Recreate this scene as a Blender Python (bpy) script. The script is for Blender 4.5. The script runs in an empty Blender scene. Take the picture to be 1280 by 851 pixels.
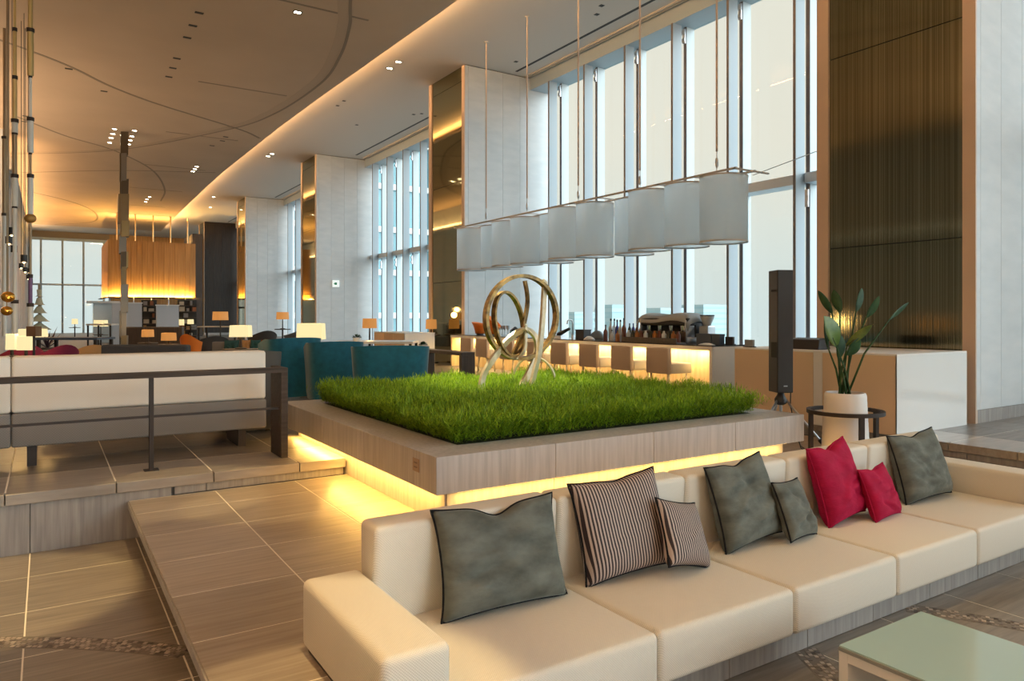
import bpy, bmesh, math, random
import numpy as np
from mathutils import Vector, Matrix

random.seed(7); np.random.seed(7)
S = bpy.context.scene
COL = S.collection
EYE = 1.72

# ------------------------------------------------------------------ camera
cam_d = bpy.data.cameras.new('camera'); cam = bpy.data.objects.new('camera', cam_d); COL.objects.link(cam)
cam.location = (0, 0, EYE)
cam.rotation_euler = (math.radians(90), 0, -math.atan2(.5413, .8408))
cam_d.sensor_width = 36; cam_d.lens = 904 / 1280 * 36
cam_d.shift_y = -29.5 / 1280; cam_d.clip_end = 3000; cam_d.clip_start = .05
S.camera = cam

# ------------------------------------------------------------------ world, sun, exposure
W = bpy.data.worlds.new('sky'); S.world = W; W.use_nodes = True
nt = W.node_tree; bg = nt.nodes['Background']
tc = nt.nodes.new('ShaderNodeTexCoord'); sx = nt.nodes.new('ShaderNodeSeparateXYZ')
rp = nt.nodes.new('ShaderNodeValToRGB')
nt.links.new(tc.outputs['Generated'], sx.inputs[0]); nt.links.new(sx.outputs['Z'], rp.inputs[0])
rp.color_ramp.elements[0].position = 0.0; rp.color_ramp.elements[0].color = (.72, .80, .80, 1)
rp.color_ramp.elements[1].position = .22; rp.color_ramp.elements[1].color = (.90, .84, .735, 1)
nt.links.new(rp.outputs[0], bg.inputs[0]); bg.inputs[1].default_value = .50

def sun(name, energy, col, ang, d):
    l = bpy.data.lights.new(name, 'SUN'); l.energy = energy; l.color = col; l.angle = math.radians(ang)
    o = bpy.data.objects.new(name, l); COL.objects.link(o)
    o.rotation_euler = Vector(d).to_track_quat('-Z', 'Y').to_euler(); o.location = (20, -10, 20)
    return o
# hazy daylight from the open side of the building, behind the viewer's right shoulder
sun('hazy_sun', 3.0, (.82, .92, 1.0), 70, (-.55, .80, -.42))

vs = S.view_settings
vs.view_transform = 'Standard'; vs.look = 'None'; vs.gamma = 1; vs.use_curve_mapping = False
vs.exposure = 1.0
try:
    S.cycles.use_denoising = True
    S.cycles.max_bounces = 8; S.cycles.diffuse_bounces = 4; S.cycles.glossy_bounces = 4
    S.cycles.transparent_max_bounces = 12
    S.cycles.sample_clamp_indirect = 6; S.cycles.caustics_reflective = False; S.cycles.caustics_refractive = False
except Exception:
    pass

# ------------------------------------------------------------------ helpers
VX, VD = (.8408, .5413), (-.5413, .8408)     # image-right and depth in world X,Y are rows below
def ray(px):
    a = (px - 640) / 904
    return a * .8408 + .5413, -a * .5413 + .8408
def at(px, py, d):                           # a point of the hall seen in direction (px,py) at depth d
    rx, ry = ray(px); return Vector((rx * d, ry * d, EYE - (py - 396) / 904 * d))
def atX(px, py, X): rx, ry = ray(px); return at(px, py, X / rx)
def atY(px, py, Y): rx, ry = ray(px); return at(px, py, Y / ry)
def atZ(px, py, z): return at(px, py, (EYE - z) * 904 / (py - 396))

OFF = {}
def tag(o, label=None, cat=None, group=None, kind=None):
    if label: o['label'] = label
    if cat: o['category'] = cat
    if group: o['group'] = group
    if kind: o['kind'] = kind
    return o
def thing(name, loc, label, cat, group=None, kind=None):
    o = bpy.data.objects.new(name, None); COL.objects.link(o); o.location = loc
    o.empty_display_size = .1
    OFF[o] = Vector(loc)
    return tag(o, label, cat, group, kind)
def copy_tree(o, parent=None):
    c = o.copy(); COL.objects.link(c); c.parent = parent
    for ch in o.children: copy_tree(ch, c)
    return c

class MB:
    def __init__(s): s.v = []; s.f = []
    def add(s, vs_, fs_):
        n = len(s.v); s.v += [tuple(p) for p in vs_]; s.f += [tuple(i + n for i in q) for q in fs_]; return s
    def box(s, a, b):
        x0, y0, z0 = a; x1, y1, z1 = b
        return s.add([(x0,y0,z0),(x1,y0,z0),(x1,y1,z0),(x0,y1,z0),(x0,y0,z1),(x1,y0,z1),(x1,y1,z1),(x0,y1,z1)],
                     [(0,3,2,1),(4,5,6,7),(0,1,5,4),(1,2,6,5),(2,3,7,6),(3,0,4,7)])
    def prism(s, poly, z0, z1):              # poly counter-clockwise in XY
        n = len(poly)
        return s.add([(x,y,z0) for x,y in poly] + [(x,y,z1) for x,y in poly],
                     [tuple(range(n-1,-1,-1)), tuple(range(n,2*n))] + [(i,(i+1)%n,(i+1)%n+n,i+n) for i in range(n)])
    def lathe(s, prof, c=(0,0,0), n=24, cap=True):
        vs_ = []; fs_ = []
        for r, z in prof:
            for i in range(n):
                t = 2*math.pi*i/n; vs_.append((c[0]+r*math.cos(t), c[1]+r*math.sin(t), c[2]+z))
        for k in range(len(prof)-1):
            for i in range(n):
                j = (i+1) % n; fs_.append((k*n+i, k*n+j, (k+1)*n+j, (k+1)*n+i))
        if cap:
            fs_.append(tuple(range(n-1,-1,-1))); fs_.append(tuple((len(prof)-1)*n+i for i in range(n)))
        return s.add(vs_, fs_)
    def tube(s, pts, r, n=8, closed=False):
        pts = [Vector(p) for p in pts]; m = len(pts); rs = r if isinstance(r, (list, tuple)) else [r]*m
        vs_ = []; fs_ = []; up = None
        for i, p in enumerate(pts):
            t = (pts[(i+1)%m] - pts[i-1]) if closed else (pts[min(i+1,m-1)] - pts[max(i-1,0)])
            t.normalize()
            if up is None: up = Vector((0,0,1)) if abs(t.z) < .9 else Vector((1,0,0))
            a = t.cross(up); a.normalize(); b = a.cross(t); b.normalize(); up = b
            for k in range(n):
                q = 2*math.pi*k/n; vs_.append(p + rs[i]*(math.cos(q)*a + math.sin(q)*b))
        for i in range(m if closed else m-1):
            for k in range(n):
                i2 = (i+1) % m; k2 = (k+1) % n
                fs_.append((i*n+k, i2*n+k, i2*n+k2, i*n+k2)[::-1])
        if not closed: fs_ += [tuple(range(n)), tuple((m-1)*n+k for k in range(n-1,-1,-1))]
        return s.add(vs_, fs_)
    def band(s, pts, w, t, nrm=None, closed=False):   # flat bar swept along points; w along the side axis, t along the normal
        pts = [Vector(p) for p in pts]; m = len(pts); vs_ = []; fs_ = []
        side0 = Vector(nrm) if nrm is not None else Vector((0,0,1))
        for i, p in enumerate(pts):
            tg = (pts[(i+1)%m] - pts[i-1]) if closed else (pts[min(i+1,m-1)] - pts[max(i-1,0)])
            tg.normalize(); a = side0 - tg*side0.dot(tg); a.normalize(); b = tg.cross(a)
            for sa, sb in ((-1,-1),(1,-1),(1,1),(-1,1)): vs_.append(p + a*sa*w/2 + b*sb*t/2)
        for i in range(m if closed else m-1):
            for k in range(4):
                i2 = (i+1) % m; k2 = (k+1) % 4; fs_.append((i*4+k, i2*4+k, i2*4+k2, i*4+k2))
        if not closed: fs_ += [(3,2,1,0), tuple((m-1)*4+k for k in range(4))]
        return s.add(vs_, fs_)
    def rot(s, ang, c=(0,0)):
        ca, sa = math.cos(ang), math.sin(ang)
        s.v = [(c[0]+(x-c[0])*ca-(y-c[1])*sa, c[1]+(x-c[0])*sa+(y-c[1])*ca, z) for x,y,z in s.v]; return s
    def mesh(s, name, off=Vector((0,0,0)), bevel=0, seg=2, smooth=False):
        me = bpy.data.meshes.new(name)
        me.from_pydata([tuple(Vector(p)-off) for p in s.v], [], s.f); me.validate()
        bm = bmesh.new(); bm.from_mesh(me)
        bmesh.ops.recalc_face_normals(bm, faces=bm.faces)
        if bevel:
            es = [e for e in bm.edges if len(e.link_faces) == 2 and e.calc_face_angle(0) > .6]
            bmesh.ops.bevel(bm, geom=es, offset=bevel, segments=seg, profile=.5, affect='EDGES', clamp_overlap=True)
        bm.to_mesh(me); bm.free()
        if smooth:
            for p in me.polygons: p.use_smooth = True
        return me
    def build(s, name, mat, parent=None, bevel=0, seg=2, smooth=False, angle=None):
        off = OFF.get(parent, Vector((0,0,0))) if parent else Vector((0,0,0))
        me = s.mesh(name, off, bevel, seg, smooth or angle is not None)
        if mat: me.materials.append(mat)
        if angle is not None:
            me.set_sharp_from_angle(angle=math.radians(angle))
        o = bpy.data.objects.new(name, me); COL.objects.link(o)
        if parent:
            o.parent = parent; OFF[o] = off
        else: OFF[o] = Vector((0,0,0))
        return o
def origin_to(o, loc):          # move a free mesh's origin to loc without moving it
    loc = Vector(loc); o.data.transform(Matrix.Translation(-loc)); o.location = loc; OFF[o] = loc; return o
def box(name, a, b, mat, parent=None, bevel=0, seg=2, smooth=False):
    return MB().box(a, b).build(name, mat, parent, bevel, seg, smooth, 40 if (bevel and seg > 1) else None)

# ------------------------------------------------------------------ materials
MATS = {}
def nodes(m): return m.node_tree.nodes, m.node_tree.links
def mat(name, col, rough=.5, metal=0, emit=None, es=0, spec=.5, sheen=0):
    m = bpy.data.materials.new(name); m.use_nodes = True
    b = m.node_tree.nodes['Principled BSDF']
    b.inputs['Base Color'].default_value = (*col, 1); b.inputs['Roughness'].default_value = rough
    b.inputs['Metallic'].default_value = metal; b.inputs['Specular IOR Level'].default_value = spec
    if emit: b.inputs['Emission Color'].default_value = (*emit, 1); b.inputs['Emission Strength'].default_value = es
    if sheen: b.inputs['Sheen Weight'].default_value = sheen; b.inputs['Sheen Roughness'].default_value = .4
    MATS[name] = m; return m
def vary(m, c1, c2, scale=(4,4,4), nscale=3, detail=4, bump=0, rough=None, rnd=0, coord='Object', lo=.3, hi=.7, dist=.02):
    N, Lk = nodes(m); b = N['Principled BSDF']
    t = N.new('ShaderNodeTexCoord'); mp = N.new('ShaderNodeMapping'); mp.inputs['Scale'].default_value = scale
    no = N.new('ShaderNodeTexNoise'); no.inputs['Scale'].default_value = nscale; no.inputs['Detail'].default_value = detail
    r = N.new('ShaderNodeValToRGB'); r.color_ramp.elements[0].position = lo; r.color_ramp.elements[1].position = hi
    r.color_ramp.elements[0].color = (*c1, 1); r.color_ramp.elements[1].color = (*c2, 1)
    oi = N.new('ShaderNodeObjectInfo'); va = N.new('ShaderNodeVectorMath'); va.operation = 'ADD'
    cm = N.new('ShaderNodeVectorMath'); cm.operation = 'SCALE'; cm.inputs['Scale'].default_value = 37
    cb = N.new('ShaderNodeCombineXYZ')
    for k in range(3): Lk.new(oi.outputs['Random'], cb.inputs[k])
    Lk.new(cb.outputs[0], cm.inputs[0]); Lk.new(t.outputs[coord], mp.inputs[0]); Lk.new(mp.outputs[0], va.inputs[0]); Lk.new(cm.outputs[0], va.inputs[1])
    Lk.new(va.outputs[0], no.inputs['Vector']); Lk.new(no.outputs['Fac'], r.inputs[0])
    src = r.outputs[0]
    if rnd:
        hs = N.new('ShaderNodeHueSaturation'); ma = N.new('ShaderNodeMapRange')
        ma.inputs['To Min'].default_value = 1-rnd; ma.inputs['To Max'].default_value = 1+rnd
        Lk.new(oi.outputs['Random'], ma.inputs['Value']); Lk.new(ma.outputs[0], hs.inputs['Value']); Lk.new(src, hs.inputs['Color']); src = hs.outputs[0]
    Lk.new(src, b.inputs['Base Color'])
    if bump:
        bu = N.new('ShaderNodeBump'); bu.inputs['Strength'].default_value = bump; bu.inputs['Distance'].default_value = dist
        Lk.new(no.outputs['Fac'], bu.inputs['Height']); Lk.new(bu.outputs[0], b.inputs['Normal'])
    return m

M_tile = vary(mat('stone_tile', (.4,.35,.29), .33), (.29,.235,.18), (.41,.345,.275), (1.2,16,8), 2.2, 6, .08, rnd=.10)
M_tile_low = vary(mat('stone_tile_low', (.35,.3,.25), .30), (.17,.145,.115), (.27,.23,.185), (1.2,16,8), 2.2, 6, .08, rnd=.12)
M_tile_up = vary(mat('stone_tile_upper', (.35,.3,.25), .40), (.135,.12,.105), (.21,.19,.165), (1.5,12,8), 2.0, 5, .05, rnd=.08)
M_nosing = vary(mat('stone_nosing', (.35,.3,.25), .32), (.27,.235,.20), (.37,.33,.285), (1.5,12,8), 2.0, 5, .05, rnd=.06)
M_grout = mat('grout', (.80,.74,.64), .8)
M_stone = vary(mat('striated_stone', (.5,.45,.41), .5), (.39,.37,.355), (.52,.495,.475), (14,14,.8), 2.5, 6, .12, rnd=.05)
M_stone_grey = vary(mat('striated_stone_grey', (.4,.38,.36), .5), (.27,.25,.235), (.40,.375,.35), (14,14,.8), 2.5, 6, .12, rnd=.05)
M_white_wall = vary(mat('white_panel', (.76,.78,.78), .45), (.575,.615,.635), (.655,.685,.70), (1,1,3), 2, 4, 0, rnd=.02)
M_ceil = vary(mat('ceiling_beige', (.5,.4,.3), .8), (.50,.385,.275), (.55,.425,.305), (1,1,1), .6, 4)
M_ceil2 = mat('ceiling_perimeter', (.62,.585,.54), .8)
M_groove = mat('ceiling_groove', (.27,.215,.16), .8)
M_dark = mat('dark_slot', (.03,.028,.025), .6)
M_copper = mat('copper_frame', (.64,.48,.36), .4, .1)
M_mirror = mat('bronze_mirror', (.36,.325,.185), .045, 1.0)
M_goldtrim = mat('gold_trim', (.75,.52,.25), .3, .8)
M_alu = mat('aluminium', (.62,.70,.76), .4, .15)
M_alu_dark = mat('aluminium_dark', (.16,.155,.17), .45, .3)
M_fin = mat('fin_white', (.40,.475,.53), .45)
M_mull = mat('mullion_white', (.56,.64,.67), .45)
M_fin_edge = mat('fin_edge_brown', (.22,.18,.155), .5)
M_chrome = mat('chrome', (.8,.8,.8), .15, 1)
M_white = mat('white_paint', (.80,.79,.76), .4)
M_whitegloss = mat('white_gloss', (.82,.83,.82), .12)
M_tan = mat('tan_lacquer', (.80,.60,.40), .25)
M_beige = mat('beige_lacquer', (.60,.53,.45), .35)
M_black = mat('black_plastic', (.022,.022,.024), .45)
M_blackmetal = mat('dark_bronze_metal', (.040,.030,.025), .5, .1, spec=.3)
M_darkwood = vary(mat('dark_wood', (.08,.06,.05), .4), (.055,.044,.038), (.095,.074,.062), (10,10,.6), 3, 4, .05)
M_espresso = vary(mat('espresso_wood', (.03,.024,.02), .5, spec=.3), (.028,.021,.017), (.045,.034,.028), (10,10,.6), 3, 4, .05)
M_rail = vary(mat('grey_brown_wood', (.2,.17,.15), .6, spec=.2), (.045,.034,.027), (.08,.062,.05), (.8,14,14), 3, 4, .05)
M_orange = mat('orange_gloss', (.85,.22,.03), .3)
M_red = mat('dark_red_fabric', (.30,.02,.05), .7)
M_steel = mat('steel', (.55,.57,.6), .3, .9)
M_goldball = mat('gold_ball', (.75,.40,.07), .22, .9)
M_led = mat('led_warm', (1,.8,.4), .5, emit=(1.0,.62,.16), es=5)
M_led_bar = mat('led_bar', (1,.9,.6), .5, emit=(1.0,.80,.45), es=5)
M_down = mat('downlight_glow', (1,.95,.8), .5, emit=(1.0,.86,.60), es=14)
M_screen_grey = mat('pale_grey_panel', (.50,.53,.57), .35)

def glass():
    m = bpy.data.materials.new('window_glass'); m.use_nodes = True; N, Lk = nodes(m)
    for n in list(N): N.remove(n)
    o = N.new('ShaderNodeOutputMaterial'); mx = N.new('ShaderNodeMixShader'); mx.inputs[0].default_value = .02
    t = N.new('ShaderNodeBsdfTransparent'); t.inputs[0].default_value = (.95,.98,.97,1)
    g = N.new('ShaderNodeBsdfGlossy'); g.inputs['Roughness'].default_value = .03
    Lk.new(t.outputs[0], mx.inputs[1]); Lk.new(g.outputs[0], mx.inputs[2]); Lk.new(mx.outputs[0], o.inputs[0]); return m
M_glass = glass()
def upholstery(name, c1, c2, sc=620, bump=.25, rough=.6):
    m = mat(name, c1, rough); N, Lk = nodes(m); b = N['Principled BSDF']
    t = N.new('ShaderNodeTexCoord'); sp = N.new('ShaderNodeSeparateXYZ'); Lk.new(t.outputs['Object'], sp.inputs[0])
    def sine(sock, k):
        a = N.new('ShaderNodeMath'); a.operation = 'MULTIPLY'; a.inputs[1].default_value = k; Lk.new(sock, a.inputs[0])
        c = N.new('ShaderNodeMath'); c.operation = 'SINE'; Lk.new(a.outputs[0], c.inputs[0]); return c.outputs[0]
    s1 = sine(sp.outputs[0], sc); yz = N.new('ShaderNodeMath'); Lk.new(sp.outputs[1], yz.inputs[0]); Lk.new(sp.outputs[2], yz.inputs[1])
    s2 = sine(yz.outputs[0], sc)
    p = N.new('ShaderNodeMath'); p.operation = 'MULTIPLY'; Lk.new(s1, p.inputs[0]); Lk.new(s2, p.inputs[1])
    mr = N.new('ShaderNodeMapRange'); mr.inputs['From Min'].default_value = -1; Lk.new(p.outputs[0], mr.inputs['Value'])
    r = N.new('ShaderNodeMixRGB'); r.inputs[1].default_value = (*c1, 1); r.inputs[2].default_value = (*c2, 1); Lk.new(mr.outputs[0], r.inputs[0])
    Lk.new(r.outputs[0], b.inputs['Base Color'])
    bu = N.new('ShaderNodeBump'); bu.inputs['Strength'].default_value = bump; bu.inputs['Distance'].default_value = .003
    Lk.new(mr.outputs[0], bu.inputs['Height']); Lk.new(bu.outputs[0], b.inputs['Normal']); return m
M_sofa = upholstery('cream_woven', (.64,.59,.50), (.80,.75,.65), bump=.5)
M_banq = upholstery('cream_leather', (.74,.69,.60), (.77,.72,.63), 300, .05, .45)
M_greyfab = upholstery('grey_fabric', (.20,.185,.17), (.25,.23,.21), 300, .1, .9)
M_charcoal = upholstery('charcoal_fabric', (.055,.055,.058), (.085,.083,.083), 300, .1, .9)
M_teal = vary(mat('teal_velvet', (.01,.13,.19), .75, sheen=.5), (.006,.12,.19), (.010,.17,.26), (4,4,4), 3)
M_stool = upholstery('taupe_leather', (.58,.44,.32), (.63,.48,.35), 250, .05, .5)
M_stoolseat = mat('cream_seat', (.85,.76,.60), .5)
def velvet(name, c1, c2):
    m = mat(name, c1, .8, sheen=.3, spec=.2); m.node_tree.nodes['Principled BSDF'].inputs['Sheen Tint'].default_value = (*[min(1, 3*c) for c in c2], 1); vary(m, c1, c2, (4,4,8), 1.5, 4, .55, lo=.25, hi=.8, dist=.03); return m
M_velgrey = velvet('grey_green_velvet', (.06,.066,.056), (.185,.198,.175))
M_velred = velvet('crimson_velvet', (.26,.002,.03), (.40,.004,.05))
M_pipe_black = mat('piping_black', (.008,.008,.010), .8, spec=.2)
def stripes(name):
    m = mat(name, (.5,.4,.35), .7); N, Lk = nodes(m); b = N['Principled BSDF']
    t = N.new('ShaderNodeTexCoord'); w = N.new('ShaderNodeTexWave'); w.wave_type = 'BANDS'; w.bands_direction = 'X'
    w.inputs['Scale'].default_value = 17.5; w.inputs['Distortion'].default_value = 0
    r = N.new('ShaderNodeValToRGB'); r.color_ramp.interpolation = 'CONSTANT'
    r.color_ramp.elements[0].color = (.022,.012,.014,1); r.color_ramp.elements[1].position = .50; r.color_ramp.elements[1].color = (.42,.335,.295,1)
    Lk.new(t.outputs['Object'], w.inputs['Vector']); Lk.new(w.outputs['Fac'], r.inputs[0]); Lk.new(r.outputs[0], b.inputs['Base Color']); return m
M_stripe = stripes('striped_fabric')
def shade_mat(name, col, es, base=(.9,.8,.6)):
    return mat(name, base, .8, emit=col, es=es)
M_shade_cream = shade_mat('lit_shade_cream', (1.0,.82,.42), .46, (.35,.3,.2))
M_shade_amber = shade_mat('lit_shade_amber', (1.0,.42,.10), .24, (.3,.15,.06))
M_bulb = mat('bulb', (1,1,1), .5, emit=(1,.66,.25), es=6)
M_drum = mat('pendant_fabric', (.86,.88,.89), .8)
N, Lk = nodes(M_drum); b_ = N['Principled BSDF']; tr0 = N.new('ShaderNodeBsdfTranslucent'); tr0.inputs[0].default_value = (.86,.93,.97,1)
mx0 = N.new('ShaderNodeMixShader'); mx0.inputs[0].default_value = .78
Lk.new(b_.outputs[0], mx0.inputs[1]); Lk.new(tr0.outputs[0], mx0.inputs[2])
tp0 = N.new('ShaderNodeBsdfTransparent'); mx1 = N.new('ShaderNodeMixShader'); mx1.inputs[0].default_value = .36
Lk.new(mx0.outputs[0], mx1.inputs[1]); Lk.new(tp0.outputs[0], mx1.inputs[2]); Lk.new(mx1.outputs[0], N['Material Output'].inputs[0])
M_drumrim = mat('pendant_rim', (.60,.54,.50), .6)
M_grass = vary(mat('fern_green', (.12,.28,.02), .6), (.05,.15,.008), (.27,.46,.035), (1,1,1), 3)
def island(m, c1, c2):
    N, Lk = nodes(m); b = N['Principled BSDF']; g = N.new('ShaderNodeNewGeometry'); r = N.new('ShaderNodeValToRGB')
    r.color_ramp.elements[0].color = (*c1, 1); r.color_ramp.elements[1].color = (*c2, 1)
    Lk.new(g.outputs['Random Per Island'], r.inputs[0]); Lk.new(r.outputs[0], b.inputs['Base Color']); return m
island(M_grass, (.11,.25,.012), (.42,.62,.03))
N, Lk = nodes(M_grass); b_ = N['Principled BSDF']; tg = N.new('ShaderNodeBsdfTranslucent'); mg = N.new('ShaderNodeMixShader'); mg.inputs[0].default_value = .35
Lk.new(b_.inputs['Base Color'].links[0].from_socket, tg.inputs[0]); Lk.new(b_.outputs[0], mg.inputs[1]); Lk.new(tg.outputs[0], mg.inputs[2]); Lk.new(mg.outputs[0], N['Material Output'].inputs[0])
M_soil = mat('soil', (.03,.035,.012), .9)
M_leaf = vary(mat('leaf_green', (.03,.08,.03), .5, spec=.3), (.018,.055,.022), (.05,.11,.035), (6,6,6), 2)
M_leaf_light = vary(mat('leaf_light', (.12,.2,.04), .35), (.06,.13,.03), (.17,.25,.05), (6,6,6), 2)
M_bronze = vary(mat('bronze_ring', (.33,.20,.08), .4, .85), (.12,.085,.05), (.50,.31,.11), (8,8,8), 2, 5, .2)
M_brass = vary(mat('champagne_metal', (.7,.6,.42), .35, .6), (.72,.62,.42), (.90,.82,.62), (8,8,8), 2)
def slatwood(name):
    m = mat(name, (.4,.22,.08), .5); vary(m, (.30,.15,.05), (.50,.29,.11), (14,14,.25), 2.2, 5, .1); return m
M_slat = slatwood('amber_wood')
M_barfront = vary(mat('bar_front_onyx', (.8,.62,.34), .5), (.70,.50,.24), (.84,.68,.42), (9,9,1.2), 1.6, 5)
M_barfloor = mat('bar_top_dark', (.06,.06,.065), .08)

# ------------------------------------------------------------------ lights helper
def area(name, loc, sx_, sy_, power, col, direction, spread=None):
    l = bpy.data.lights.new(name, 'AREA'); l.shape = 'RECTANGLE'; l.size = sx_; l.size_y = sy_; l.energy = power; l.color = col
    if spread: l.spread = math.radians(spread)
    o = bpy.data.objects.new(name, l); COL.objects.link(o); o.location = loc
    o.rotation_euler = Vector(direction).to_track_quat('-Z', 'X').to_euler(); return o
def spot(name, loc, target, power, col, size=50, blend=.5, rad=.08):
    l = bpy.data.lights.new(name, 'SPOT'); l.energy = power; l.color = col; l.spot_size = math.radians(size); l.spot_blend = blend; l.shadow_soft_size = rad
    o = bpy.data.objects.new(name, l); COL.objects.link(o); o.location = loc
    o.rotation_euler = (Vector(target)-Vector(loc)).to_track_quat('-Z', 'Y').to_euler(); return o
def strip(name, p0, p1, w, power, col, d):
    p0, p1 = Vector(p0), Vector(p1); x = (p1-p0).normalized(); z = -Vector(d); z = (z - x*z.dot(x)).normalized(); y = z.cross(x)
    l = bpy.data.lights.new(name, 'AREA'); l.shape = 'RECTANGLE'; l.size = (p1-p0).length; l.size_y = w; l.energy = power; l.color = col
    o = bpy.data.objects.new(name, l); COL.objects.link(o)
    o.matrix_world = Matrix.Translation((p0+p1)/2) @ Matrix((x, y, z)).transposed().to_4x4(); return o
WARM = (1.0, .70, .38); AMBER = (1.0, .58, .17)
def point(name, loc, power, col, rad):
    l = bpy.data.lights.new(name, 'POINT'); l.energy = power; l.color = col; l.shadow_soft_size = rad
    o = bpy.data.objects.new(name, l); COL.objects.link(o); o.location = loc; return o
# warm fill uplights added to brighten the ceiling; ceiling spots over the seating
strip('ceiling_fill_light', (-6.0,-12,4.7), (-6.0,7,4.7), .12, 900, (1.0,.69,.42), (.5,0,1))
strip('ceiling_fill_light', (-6.0,21.5,4.7), (-6.0,29.5,4.7), .12, 640, (1.0,.69,.42), (.5,0,1))
strip('ceiling_fill_light', (-1.0,31,7.0), (-1.0,64,7.0), .12, 260, (1.0,.60,.28), (.55,0,1))
spot('ceiling_spot', (3.9,8.2,8.0), (4.25,6.7,.9), 2600, (1.0,.88,.52), 22, .9)
for x, y, e, sz in ((-.35,5.45,1000,14),(.9,6.1,420,10),(1.5,5.7,380,11),(.75,2.4,700,12),(3.2,2.2,120,24),(5.2,2.3,120,22)): spot('ceiling_spot', (x+.25,y,8.0), (x,y,.2), e, (1.0,.72,.32), sz, .35, .05)


# ================================================================== STRUCTURE
ZP, ZU = .30, .45            # platform and upper floor levels
ZC, ZC2 = 8.10, 8.40         # centre and perimeter ceilings
def tiles(parent, xs, ys, ztop, th, m, skip=None, name='floor_tile', gap=.004, bev=.001):
    cache = {}
    for i in range(len(xs)-1):
        for j in range(len(ys)-1):
            x0, x1, y0, y1 = xs[i], xs[i+1], ys[j], ys[j+1]
            if skip and skip(x0, x1, y0, y1): continue
            w, h = round(x1-x0-2*gap, 3), round(y1-y0-2*gap, 3)
            k = (w, h)
            if k not in cache:
                me = MB().box((-w/2,-h/2,-th), (w/2,h/2,0)).mesh('floor_tile', bevel=bev, seg=1); me.materials.append(m); cache[k] = me
            o = bpy.data.objects.new(name, cache[k]); COL.objects.link(o); o.parent = parent
            o.location = Vector(((x0+x1)/2, (y0+y1)/2, ztop)) - OFF[parent]
def frange(a, b, s):
    r = []; x = a
    while x < b - 1e-6: r.append(round(x, 4)); x += s
    return r

# lower floor
fl = box('floor', (-14,-14,-.2), (7.7,6.33,-.0012), M_grout); tag(fl, 'lower lounge floor of large brown stone tiles', 'floor', kind='structure')
lx = [-.1 + .685*k for k in range(-2, 12)]; ly = [4.405 + .675*k for k in range(-6, 3)] + [6.33]
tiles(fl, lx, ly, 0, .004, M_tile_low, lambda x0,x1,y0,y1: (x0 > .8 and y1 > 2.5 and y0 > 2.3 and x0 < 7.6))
def mosaic(parent, pts, w):
    mb = MB(); pts = [Vector((x,y,0)) for x,y in pts]
    for i in range(len(pts)-1):
        a, b = pts[i], pts[i+1]; L = (b-a).length; t = (b-a)/L; s = Vector((-t.y,t.x,0)); n = int(L/.028); rows = 5
        for k in range(n):
            for r in range(rows):
                if random.random() < .12: continue
                c = a + t*((k+.5+.4*(r%2))*L/n) + s*((r+.5)/rows-.5)*w
                l2, w2 = .011*random.uniform(.8,1.1), w/rows/2*.8
                h = random.uniform(.002,.005)
                q = [c+t*l2*sx_+s*w2*sy_ for sx_,sy_ in ((-1,-1),(1,-1),(1,1),(-1,1))]
                mb.add([(p.x,p.y,-.001) for p in q]+[(p.x,p.y,h) for p in q], [(4,5,6,7),(0,1,5,4),(1,2,6,5),(2,3,7,6),(3,0,4,7)])
    o = mb.build('mosaic_strip', M_mosaic, parent); o['kind'] = 'stuff'; return o
M_mosaic = island(mat('mosaic_chips', (.4,.35,.3), .4), (.07,.05,.04), (.55,.46,.38))
def arc3(a, b, c, n=14):
    return [( (1-t)**2*a[0]+2*t*(1-t)*b[0]+t*t*c[0], (1-t)**2*a[1]+2*t*(1-t)*b[1]+t*t*c[1]) for t in [i/n for i in range(n+1)]]
M_joint = mat('mosaic_bed', (.20,.17,.14), .6)
for pp in (arc3((-.75,4.95),(.05,4.62),(.60,4.02)), arc3((3.31,2.34),(3.05,1.95),(2.85,1.4)), arc3((4.27,2.34),(4.55,1.95),(4.75,1.35))):
    bed = MB()
    for i in range(len(pp)-1):
        a, b = Vector((*pp[i],0)), Vector((*pp[i+1],0)); t = (b-a).normalized(); s = Vector((-t.y,t.x,0))*.068
        q = [a-s,b-s,b+s,a+s]; bed.add([(p.x,p.y,-.002) for p in q]+[(p.x,p.y,.001) for p in q], [(4,5,6,7),(0,1,5,4),(1,2,6,5),(2,3,7,6),(3,0,4,7)])
    bo = bed.build('mosaic_bed', M_joint, fl); bo['kind'] = 'stuff'
    mosaic(fl, pp, .12)

# platform (walkway)
pf = MB().box((.86,2.36,0), (7.66,6.33,ZP-.055)).box((2.30,6.33,0), (5.85,7.78,ZP-.012)).box((.535,2.36,ZP-.055), (7.66,6.32,ZP-.012)).build('floor_platform', M_stone)
tag(pf, 'raised tiled platform around the fern planter', 'platform', kind='structure')
box('grout_bed', (.535,2.365,ZP-.012), (7.65,6.30,ZP-.0012), M_grout, pf)
px_ = [.53,1.16,1.81,2.44,3.07,3.70,4.33,4.96,5.60,6.23,6.86,7.66]; py_ = [2.36,2.80,3.40,4.01,4.61,5.21,5.84,6.285]
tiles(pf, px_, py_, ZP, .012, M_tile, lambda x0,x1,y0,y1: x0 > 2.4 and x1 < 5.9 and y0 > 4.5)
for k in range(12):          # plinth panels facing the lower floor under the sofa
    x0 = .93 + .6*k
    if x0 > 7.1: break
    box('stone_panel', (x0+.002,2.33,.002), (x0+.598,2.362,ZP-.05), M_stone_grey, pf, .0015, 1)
for k in range(4):
    y0 = 2.36+1.0*k; box('slab_edge', (.528,y0+.002,ZP-.06), (.536,min(y0+1.0,6.32)-.002,ZP-.0125), M_stone, pf)

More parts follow.
